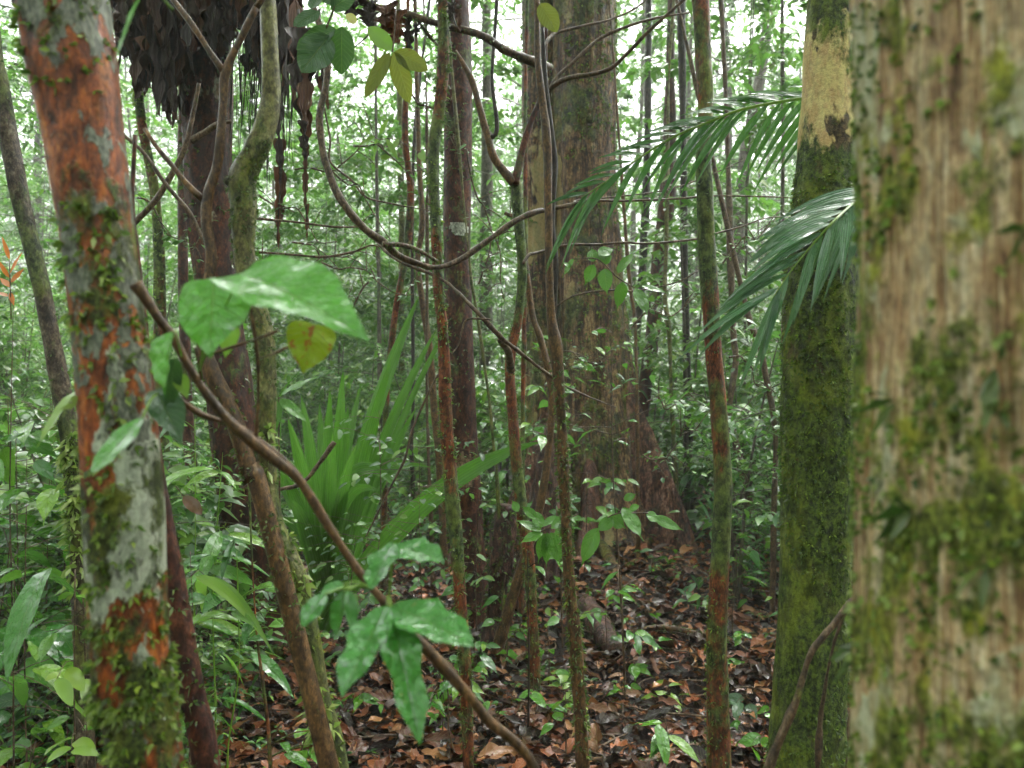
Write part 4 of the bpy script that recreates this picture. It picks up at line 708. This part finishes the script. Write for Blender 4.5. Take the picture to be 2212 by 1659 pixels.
for lab, u, d, h, n, lf, kw in [('leafy climber wrapped round the foot of the great tree', 1262, 5.6, 1.75, 50, .12, dict(tw=10, spread=.36)), ('bushy climber on the left flank of the great tree', 1150, 5.8, 1.9, 60, .11, dict(tw=12, spread=.3)),
    ('leafy shoot rising between the twin trunks and the great tree', 1110, 5.2, 1.8, 90, .10, dict(tw=16, spread=.36)), ('small-leaved creeper at the foot of the maroon trunk', 1030, 4.6, 1.2, 110, .055, dict(tw=18, spread=.3, kind='oval')),
    ('tiny-leaved wiry shrub over the strap-leaved clump', 820, 4.0, 1.35, 130, .045, dict(tw=22, spread=.34, kind='oval', wr=.3)), ('wiry shrub with tiny leaves left of the mossy pole', 905, 3.9, 1.2, 110, .045, dict(tw=20, spread=.3, kind='oval', wr=.3)),
    ('low wiry shrub with tiny leaves behind the lobed leaves', 760, 3.9, .75, 110, .045, dict(tw=18, spread=.3, kind='oval', wr=.3))]:
    plant('climbing_shrub', lab, u, 0, d, h, n, lf, 'mid' if lf > .06 else 'small', group='leafy shrubs before the great tree', r=.004, **kw)
for k in range(22):
    u = rng.uniform(780, 1660); d = rng.uniform(3.2, 5.6); plant('seedling', 'tiny glossy seedling in the open leaf litter', u, 0, d, rng.uniform(.06, .26), int(rng.integers(5, 13)), rng.uniform(.05, .09), 'mid' if k % 4 else 'lime', group='tiny seedlings dotting the litter', tw=3, spread=rng.uniform(.05, .12), r=.0025)
# left-hand undergrowth
g2 = 'plants crowding the left undergrowth'
for lab, u, d, h, n, lf, mt, kw in [
    ('tallest bamboo-like herb with long shining leaves beside the strap clump', 470, 2.9, 1.25, 26, .20, 'mid', dict(tw=8, spread=.16, wr=.13, kind='lance', stemmat='lime')),
    ('bamboo-like herb nodding behind the red-barked trunk', 420, 3.2, 1.35, 26, .20, 'mid', dict(tw=8, spread=.2, wr=.13, kind='lance', stemmat='lime')),
    ('shorter bamboo-like herb with arched leaf tips', 500, 2.6, .95, 18, .17, 'mid', dict(tw=6, spread=.14, wr=.14, kind='lance', stemmat='lime')),
    ('yellowing arched leaves beside the dark leaning stem', 418, 2.5, .95, 7, .2, 'lime', dict(tw=2, spread=.06, wr=.1, kind='lance', droop=.7)),
    ('big-leaved glossy shrub at the lower left corner', 30, 2.3, .95, 20, .20, 'mid', dict(tw=6, spread=.24, wr=.2, kind='oval', droop=.8, up=.3)),
    ('big-leaved shrub with quilted leaves behind the corner shrub', 60, 2.7, 1.05, 24, .20, 'mid', dict(tw=8, spread=.25, wr=.2, kind='oval', droop=.6)),
    ('lime sprig with small rounded leaves beside the red-barked trunk', 165, 2.1, .98, 24, .07, 'lime', dict(tw=6, spread=.18, kind='oval', wr=.27)),
    ('thin mossy stem with few leaves left of the red-barked trunk', 190, 2.2, .9, 12, .08, 'mid', dict(tw=5, spread=.14)),
    ('low shrub with round shiny leaves at the bottom left', 60, 2.35, .42, 22, .12, 'mid', dict(tw=6, spread=.2, kind='oval', wr=.27)),
    ('low dark leafy shrub beside the red-barked trunk foot', 150, 2.5, .5, 22, .12, 'dark', dict(tw=6, spread=.22, kind='oval')),
    ('leafy sapling above the corner shrub', 10, 3.0, 1.4, 70, .13, 'mid', dict(tw=12, spread=.35)),
    ('sapling with light leaves between the mossy edge trunk and the red-barked trunk', 110, 3.4, 1.5, 80, .12, 'lime', dict(tw=12, spread=.38)),
    ('dense dark sapling behind the red-barked trunk', 220, 3.8, 1.3, 90, .13, 'mid', dict(tw=14, spread=.4)),
    ('broad dark-leaved sapling low behind the mossy edge trunk', 60, 3.9, 1.1, 70, .18, 'dark', dict(tw=12, spread=.4, wr=.26)),
    ('lower leafy sapling between the red-barked trunk and the bamboo-like herbs', 360, 3.9, 1.1, 60, .13, 'mid', dict(tw=10, spread=.36)),
    ('large-leaved sapling at the left edge with ribbed leaves', 15, 2.9, 1.75, 24, .17, 'mid', dict(tw=5, spread=.25, wr=.22)),
    ('pale-leaved sapling at the left edge lower down', 40, 3.2, 1.25, 26, .2, 'mid', dict(tw=7, spread=.3, wr=.22)),
    ('ferny sapling among thick leaves at the left', 100, 4.2, 1.5, 120, .1, 'small', dict(tw=16, spread=.5))]:
    plant('undergrowth_plant', lab, u, 0, d, h, n, lf, mt, group=g2, **kw)
# fallen roots and logs
def log(name, label, pts, r, mat, cat='log', amp=.008):
    p = []
    for (u, v, k) in pts:
        d = CAM_H * F / (v - 829.5); x = (u - 1106) / F * d; p.append((x, d, float(gz(x, d)) + k))
    t = thing(name, label, cat, p[0]); mb = MB(); s = tube(mb, p, r, 20, .03, amp, 16, .5); mb.build('wood', MA[mat], t)
    mb = MB(); tufts(mb, s, 160, .014, 3); mb.build('moss', MA['mossdark'], t)
log('fallen_log', 'short rotten reddish log lying in the litter beyond the black mossy stem', [(1265, 1345, .05), (1290, 1375, .06), (1330, 1420, .04)], [.06, .07, .05], 'wood_rot')
log('surface_root', 'pale mossy surface root curving from the great tree foot', [(1245, 1235, .05), (1290, 1236, .07), (1320, 1262, .04), (1335, 1290, -.02)], [.05, .05, .04, .03], 'bark_butt', 'root')
log('surface_root', 'pale root bridging the litter left of the crooked tree', [(475, 1420, .01), (520, 1412, .05), (570, 1412, .05), (632, 1420, .02)], [.025, .03, .03, .02], 'bark_lime', 'root')
log('fallen_stick', 'long brown stick lying along the bottom of the litter', [(1270, 1640, .02), (1380, 1655, .03), (1460, 1620, .03), (1530, 1600, .02)], [.012, .014, .013, .01], 'bark_brown', 'stick', .003)
log('fallen_stick', 'thin branch lying level in the middle of the litter', [(1370, 1388, .04), (1430, 1386, .05), (1500, 1394, .04), (1600, 1400, .02)], [.016, .018, .016, .01], 'bark_brown', 'stick', .003)
log('fallen_stick', 'pale forked stick on the litter right of the straight pole', [(1575, 1290, .06), (1640, 1258, .1), (1700, 1240, .12)], [.014, .014, .012], 'bark_grey', 'stick', .003)

# ------------------------------------------------------------------ middle distance: trunks that stand apart in the mist
ZONES = [(0, 60, 'at the left edge'), (60, 250, 'behind the red-barked trunk'), (250, 440, 'between the red-barked and thatched trunks'), (440, 600, 'behind the crooked trunk'), (600, 760, 'beyond the strap-leaved clump'), (760, 950, 'in the misty gap left of the mossy pole'),
         (950, 1130, 'behind the maroon trunk'), (1130, 1350, 'behind the great tree'), (1350, 1520, 'between the great tree and the straight pole'), (1520, 1690, 'between the straight pole and mossy trunk'), (1690, 2300, 'behind the mossy trunk')]
def zone(u):
    for a, b, s_ in ZONES:
        if a <= u < b: return s_
    return 'beyond the left edge' if u < 0 else 'beyond the near trunk'
for nm, lab, px, d, mt, kw in [
    ('background_tree', 'dark brown leaning trunk splaying into the buttress at the right of the great tree', [(1448, 130, 20), (1446, 300, 30), (1441, 430, 36), (1426, 553, 35), (1412, 700, 32), (1396, 820, 31), (1385, 900, 32), (1375, 1000, 38)], 9, 'bark_maroon', {}),
    ('background_tree', 'thinner trunk close left of the dark leaning one', [(1400, 200, 16), (1396, 400, 17), (1390, 553, 19), (1378, 700, 17), (1372, 830, 16), (1364, 1000, 16)], 9.5, 'bark_black', {}),
    ('background_tree', 'nearly black straight thin trunk left of the straight pole', [(1472, 60, 17), (1476, 300, 15), (1478, 553, 17), (1482, 700, 15), (1485, 900, 18), (1488, 1080, 22)], 8, 'bark_black', {}),
    ('background_tree', 'pale thin twisting trunk between dark ones', [(1440, 500, 8), (1436, 640, 9), (1446, 720, 10), (1450, 850, 9), (1458, 1000, 10), (1462, 1080, 12)], 7, 'bark_lime', {}),
    ('background_tree', 'grey hazy trunk right of the straight pole', [(1640, 180, 24), (1612, 320, 26), (1600, 450, 27), (1590, 600, 28), (1578, 760, 34), (1570, 900, 26)], 13, 'bark_grey', {}),
    ('background_tree', 'bent brown stem forking beside the mossy trunk', [(1582, 680, 14), (1590, 780, 14), (1575, 880, 14), (1590, 960, 15), (1612, 1060, 16), (1640, 1160, 14)], 6.5, 'bark_twig', {}),
    ('background_tree', 'thin curved brown stem touching the mossy trunk', [(1606, 640, 9), (1640, 740, 12), (1652, 800, 13), (1668, 880, 14), (1676, 960, 12), (1672, 1100, 12)], 5, 'bark_twig', {}),
    ('background_tree', 'thin curved dark stem left of the mossy pole', [(880, 90, 10), (878, 200, 12), (874, 300, 14), (886, 400, 14), (884, 480, 16), (876, 560, 15), (858, 650, 14), (846, 740, 12), (835, 850, 12), (832, 1000, 12)], 5, 'bark_cane', {}),
    ('background_tree', 'orange-barked thin trunk bending right toward the mossy pole', [(905, 340, 12), (912, 480, 13), (902, 560, 13), (912, 650, 16), (926, 740, 16), (936, 860, 16), (946, 960, 16), (955, 1100, 18)], 6, 'bark_brown', {}),
    ('background_tree', 'faint straight trunk in the pale mist', [(812, 220, 8), (814, 400, 9), (818, 600, 9), (820, 800, 9), (822, 1000, 10)], 8, 'bark_grey', {}),
    ('background_tree', 'slim vertical trunk with flaking bark behind the vine loop', [(866, 380, 13), (868, 250, 13), (868, 380, 13)][:1] + [(868, 480, 12), (866, 600, 12), (868, 760, 12), (870, 950, 14)], 10, 'bark_lime', {}),
    ('background_tree', 'mossy yellow-green trunk left of the thatched tree', [(298, 150, 18), (302, 230, 20), (318, 330, 22), (336, 430, 24), (344, 553, 26), (346, 700, 26), (350, 900, 28)], 4.6, 'bark_cane', dict(moss=[(500, .025, 'mosspale', dict(k=4, ang=(-.8, -.5, 0)))])),
    ('background_tree', 'dull brown trunk in the haze right of the maroon trunk', [(1052, 380, 26), (1050, 500, 28), (1050, 620, 29), (1052, 760, 30), (1055, 950, 32)], 11, 'bark_grey', {}),
    ('background_tree', 'slender green bamboo-like stem right of the maroon trunk', [(1012, 540, 7), (1025, 640, 8), (1040, 740, 9), (1056, 860, 9), (1068, 980, 10), (1075, 1060, 10)], 4.4, 'bark_lime', {}),
    ('background_tree', 'straight green stem right of the small branching tree', [(1136, 560, 8), (1132, 700, 9), (1130, 850, 10), (1128, 1000, 11)], 5, 'bark_cane', {}),
    ('background_tree', 'slim trunk with a dark rosette beyond the strap-leaved clump', [(922, 860, 7), (924, 930, 9), (926, 1010, 9), (930, 1100, 10)], 5.6, 'bark_twig', {}),
    ('background_tree', 'thin dark stem right of the strap-leaved clump', [(893, 850, 9), (888, 950, 10), (892, 1050, 11), (888, 1120, 11)], 6.4, 'bark_black', {}),
    ('background_tree', 'upright thin trunk far right beside the mossy trunk', [(1690, 100, 9), (1692, 300, 9), (1690, 500, 9), (1694, 700, 10), (1690, 900, 12)], 9, 'bark_grey', {}),
    ('background_tree', 'leaning trunk below the yellow-green trunk', [(395, 553, 22), (398, 700, 24), (405, 900, 26), (420, 1100, 28)], 6, 'bark_maroon', {}),
    ('background_tree', 'thin straight stem beside the rope-like pole', [(1356, 560, 7), (1372, 700, 7), (1376, 900, 8), (1378, 1120, 9)], 6.1, 'bark_brown', {})]:
    tree(nm, lab, px, d, mt, d * .5 + 5 + rng.uniform(0, 2), .006, 8, 14, .1, crown=(1.6, 900, .13), group='trunks standing in the mist', leafm='back', **kw)

# prototypes copied through the forest
def proto_tree(h, r, n, leaf, low):
    t = thing('forest_tree', '', 'tree', (0, 0, 0)); mb = MB(); pts = [(0, 0, -.1)]; x = y = 0
    for k in range(1, 9): x += rng.normal(0, .09); y += rng.normal(0, .09); pts.append((x, y, h * k / 8))
    s = tube(mb, pts, np.linspace(r, r * .35, 9), 10, .3, r * .1, 3, .3); c = s[0]; ml = MB()
    for k in range(34):
        i = int(len(c) * (low + (1 - low) * rng.random() ** .8)) - 1; a = rng.uniform(0, 6.28); l = rng.uniform(.7, 2.1); d = np.array([math.cos(a), math.sin(a), rng.uniform(-.1, .5)]); e = c[i] + d * l
        tube(mb, [c[i], c[i] + d * l * .5 + [0, 0, .08], e], [r * .22, r * .15, .004], 5, .25)
        crown_mesh(ml, e, rng.uniform(.45, .9), n // 34, leaf, .5, 7)
    mb.build('trunk', MA['bark_grey'], t); ml.build('crown', MA['back'], t); return t
def proto_bush(h, rad, n, leaf, mat, tw=9, nm='understorey_sapling'):
    t = thing(nm, '', nm.split('_')[1], (0, 0, 0)); mb, ml = MB(), MB()
    for s_ in range(rng.integers(2, 4)):
        e = np.array([rng.normal(0, rad * .3), rng.normal(0, rad * .3), h * rng.uniform(.75, 1)]); s = tube(mb, [(0, 0, -.05), e * [.3, .3, .5], e], [.012, .009, .003], 6, .15, .002, 12)
        for k in range(tw):
            i = int(len(s[0]) * rng.uniform(.2, 1)) - 1; a = rng.uniform(0, 6.28); l = rad * rng.uniform(.4, 1.1); d = np.array([math.cos(a), math.sin(a), rng.uniform(-.1, .4)]); q = s[0][i] + d * l
            tube(mb, [s[0][i], s[0][i] + d * l * .5 + [0, 0, .03], q], [.004, .003, .0015], 5, .12); m = n // (3 * tw)
            t_ = rng.uniform(.3, 1.1, m)[:, None]; p = s[0][i] * (1 - t_) + q * t_ + rng.normal(0, .07, (m, 3)) * [1, 1, .5]; L = leaf * rng.uniform(.6, 1.4, m)
            leaves(ml, p, d * .4 + rnd_dirs(m, -.6, .3), np.stack([rng.normal(0, .4, m), rng.normal(-.1, .4, m), np.ones(m)], -1), L, L * rng.uniform(.2, .3, m), 'lance', 3, 2, .25, .3)
    mb.build('stems', MA['bark_grey'], t); ml.build('leaves', MA[mat], t); return t
PT = [proto_tree(11, .10, 9000, .11, .18), proto_tree(13, .07, 9000, .10, .12), proto_tree(9, .045, 8000, .10, .1), proto_tree(15, .16, 10000, .12, .25)]
PB = [proto_bush(1.7, .7, 900, .075, 'small'), proto_bush(2.4, .8, 1100, .085, 'back'), proto_bush(1.1, .6, 800, .07, 'small'), proto_bush(3.2, .9, 1300, .09, 'back'), proto_bush(1.9, .8, 500, .17, 'back'), proto_bush(.7, .5, 600, .06, 'small'), proto_bush(1.4, .7, 1700, .045, 'small')]
PU = [proto_bush(5.5, 1.5, 7000, .075, 'back', 30, 'understorey_tree'), proto_bush(4.2, 1.2, 6000, .06, 'back', 26, 'understorey_tree'), proto_bush(6.8, 1.6, 7000, .10, 'back', 30, 'understorey_tree'), proto_bush(3.4, 1.1, 6000, .05, 'small', 26, 'understorey_tree')]
sizes_u = ['small-leaved understorey tree', 'slim feathery understorey tree', 'taller broad-leaved understorey tree', 'low spreading understorey tree']
used = set(); sizes_b = ['waist-high small-leaved bush', 'tall thin-leaved sapling', 'low rounded bush', 'very tall misty sapling', 'large-leaved sapling', 'knee-high bush', 'tiny-leaved dense bush']
sizes_t = ['grey mid-sized tree', 'slender tall tree', 'thin young tree', 'stout tall tree']
def place(protos, names, k, x, y, rz, sc, group):
    r = protos[k]; lab = '%s %s, %s' % (names[k], zone(1106 + F * x / y), 'close' if y < 7 else 'misty' if y < 13 else 'far off')
    key = (id(protos), k)
    if key not in used: used.add(key); r.location = (x, y, float(gz(x, y))); r.rotation_euler = (0, 0, rz); r.scale = (sc,) * 3; r['label'] = lab; r['group'] = group; return
    copy_tree(r, (x, y, float(gz(x, y))), rz, sc, lab, group)
placed = [(0, 0)]
def ok(x, y, m):
    for a, b in placed:
        if (a - x) ** 2 + (b - y) ** 2 < m * m: return False
    placed.append((x, y)); return True
bush = []
for d0, d1, n, m in ((4.8, 7.2, 46, .5), (7.2, 11, 70, .65), (11, 18, 80, .9)):
    c_ = 0
    for _ in range(4000):
        if c_ >= n: break
        y = rng.uniform(d0, d1); x = y * rng.uniform(-.74, .7)
        u = 1106 + F * x / y
        if 1040 < u < 1560 and y < 7.6: continue
        if y < 6.4 and (500 < u < 1060): continue
        if not ok(x, y, m): continue
        c_ += 1; k = int(rng.choice([0, 2, 5, 6, 6, 4] if y < 7.2 else [0, 1, 2, 3, 4, 6, 1])); place(PB, sizes_b, k, x, y, rng.uniform(0, 6.28), rng.uniform(.75, 1.15), 'bushes and saplings filling the understorey')
c_ = 0
for _ in range(6000):
    if c_ >= 75: break
    y = 11 + 31 * rng.random() ** 1.25; x = y * rng.uniform(-.8, .75)
    if not ok(x, y, .9 if y < 20 else 1.4): continue
    c_ += 1; place(PT, sizes_t, int(rng.choice([0, 1, 1, 2, 2, 3] if y > 14 else [1, 2, 2, 0])), x, y, rng.uniform(0, 6.28), rng.uniform(.8, 1.2), 'forest trees fading into the mist')
placed[:] = [(0, 0)]; c_ = 0
for _ in range(9000):
    if c_ >= 90: break
    y = 7.5 + 17 * rng.random() ** 1.1; x = y * rng.uniform(-.78, .75); u = 1106 + F * x / y
    if (1080 < u < 1560 or 500 < u < 800) and y < 9: continue
    if not ok(x, y, .8): continue
    c_ += 1; place(PU, sizes_u, int(rng.choice([0, 1, 2, 3, 3] if y < 13 else [0, 1, 2])), x, y, rng.uniform(0, 6.28), rng.uniform(.75, 1.2), 'understorey trees with fine foliage')
c_ = 0
for _ in range(9000):
    if c_ >= 26: break
    y = rng.uniform(3.0, 5.0); u = rng.uniform(-60, 430); x = (u - 1106) / F * y
    if not ok(x, y, .3): continue
    c_ += 1; place(PB, sizes_b, int(rng.choice([0, 2, 5, 6, 4])), x, y, rng.uniform(0, 6.28), rng.uniform(.55, .8), 'bushes and saplings filling the understorey')
def proto_palm(nf, L, lf):
    t = thing('understorey_palm', '', 'palm', (0, 0, 0)); mb, ml = MB(), MB(); tube(mb, [(0, 0, -.05), (.01, 0, .3), (0, 0, .55)], [.03, .028, .02], 8, .1, .003, 20)
    for k in range(nf):
        a = k * 2.4 + rng.normal(0, .2); e = rng.uniform(.5, 1.15); d = np.array([math.cos(a), math.sin(a), 0]); l = L * rng.uniform(.75, 1.1)
        pts = [np.array([0, 0, .5]) + d * l * f * math.cos(e * .6) + np.array([0, 0, l * (f * math.sin(e) - .62 * f * f)]) for f in np.linspace(0, 1, 7)]
        c = tube(mb, pts, np.linspace(.008, .002, 7), 5, .08)[0]; n = 26
        for sd_ in (1, -1):
            for f in np.linspace(.18, .98, n):
                i = int(f * (len(c) - 1)); tg = unit(c[min(i + 1, len(c) - 1)] - c[max(i - 1, 0)]); s_ = np.cross(tg, (0, 0, 1)) * sd_
                leaves(ml, c[i], tg * .45 + s_ + rng.normal(0, .05, 3), (0, 0, 1), lf * (1 - .6 * abs(f - .4)) * rng.uniform(.85, 1.1), lf * .045, 'lance', 6, 2, .3, .4)
    mb.build('stems', MA['bark_lime'], t); ml.build('leaflets', MA['palm'], t); return t
PP = [proto_palm(8, 1.3, .36), proto_palm(6, .9, .28)]; sizes_p = ['broad arching understorey palm', 'small feathery understorey palm']
placed[:] = [(0, 0)]; c_ = 0
for _ in range(900):
    if c_ >= 18: break
    y = rng.uniform(4.6, 12); x = y * rng.uniform(-.66, .6); u = 1106 + F * x / y
    if 560 < u < 1600 and y < 10.5: continue
    if not ok(x, y, 1.1): continue
    c_ += 1; place(PP, sizes_p, c_ % 2, x, y, rng.uniform(0, 6.28), rng.uniform(.8, 1.15), 'palms of the understorey')
for pr_ in PT + PB + PU + PP:                       # drop a kind that found no place
    if pr_.location.length < .5:
        for ch in list(pr_.children): D.objects.remove(ch)
        D.objects.remove(pr_)
# far wood: one mass
mb = MB(); n = 150000; y = rng.uniform(30, 62, n); x = y * rng.uniform(-.85, .85, n); zc = rng.random(n) * (y * .55 + 4)
okm = vnoise(np.stack([x * .25, y * .25, zc * .25], -1)) > -.4; x, y, zc = x[okm], y[okm], zc[okm]; n = len(x)
L = rng.uniform(.2, .5, n); leaves(mb, np.stack([x, y, zc + gz(x, y)], -1), rnd_dirs(n, -.7, .4), np.stack([rng.normal(0, .6, n), rng.normal(-.3, .5, n), np.ones(n)], -1), L, L * .28, 'lance', 2, 2, .2, .2)
tag(mb.build('distant_forest', MA['back']), 'pale green wall of distant foliage lost in the mist', 'distant forest', kind='stuff')

# unseen leaves of the same wood, added behind and overhead, so that light comes down through its gaps
mb = MB(); n = 60000; a = rng.uniform(0, 2 * np.pi, n); rr = rng.uniform(7, 13, n); x, y = rr * np.cos(a), rr * np.sin(a); zc = rng.random(n) ** .9 * 13
okm = ((y < 1) | (np.abs(x) > y * 1.05 + 1.5)) & (vnoise(np.stack([x * .5, y * .5, zc * .5], -1)) > -.25); x, y, zc = x[okm], y[okm], zc[okm]; n = len(x)
L = rng.uniform(.2, .45, n); leaves(mb, np.stack([x, y, zc], -1), rnd_dirs(n, -.7, .3), np.stack([rng.normal(0, .6, n), rng.normal(0, .6, n), np.ones(n)], -1), L, L * .3, 'lance', 2, 2, .2, .2)
n = 30000; x = rng.uniform(-13, 13, n); y = rng.uniform(-12, 16, n); zc = rng.uniform(11, 16, n) + np.clip(y - 4, 0, 9) * .5
okm = vnoise(np.stack([x * .35 + 5, y * .35, zc * .1], -1)) > -.02; x, y, zc = x[okm], y[okm], zc[okm]; n = len(x)
L = rng.uniform(.2, .4, n); leaves(mb, np.stack([x, y, zc], -1), rnd_dirs(n, -.5, .3), np.stack([rng.normal(0, .4, n), rng.normal(0, .4, n), np.ones(n)], -1), L, L * .3, 'lance', 2, 2, .2, .2)
n = 24000; y = rng.uniform(15, 48, n); x = rng.uniform(-1, 1, n) * (y * .8 + 6); zc = y * .62 + rng.uniform(5, 11, n)  # unseen leaves added above the far trees to darken the background
okm = vnoise(np.stack([x * .3 + 5, y * .3, zc * .1], -1)) > .05; x, y, zc = x[okm], y[okm], zc[okm]; n = len(x)
L = rng.uniform(.3, .7, n); leaves(mb, np.stack([x, y, zc], -1), rnd_dirs(n, -.5, .3), np.stack([rng.normal(0, .4, n), rng.normal(0, .4, n), np.ones(n)], -1), L, L * .3, 'lance', 2, 2, .2, .2)
tag(mb.build('shading_canopy', MA['back']), 'unseen leafy canopy added behind and overhead to shade the forest', 'canopy', kind='stuff')

# ------------------------------------------------------------------ mist
if HAZE:
    bpy.ops.mesh.primitive_cube_add(size=1, location=(0, 25, 13.5)); hz = C.object; hz.name = 'haze'; hz.scale = (180, 120, 31); hz['kind'] = 'stuff'
    hz['label'] = 'pale mist hanging through the whole forest'; hz['category'] = 'mist'
    g = G('mist'); g.t.links.new(g.n('VolumePrincipled', {'Color': (.93, .97, .96, 1), 'Density': HAZE, 'Anisotropy': .2}), g.out.inputs[1]); hz.data.materials.append(g.m)
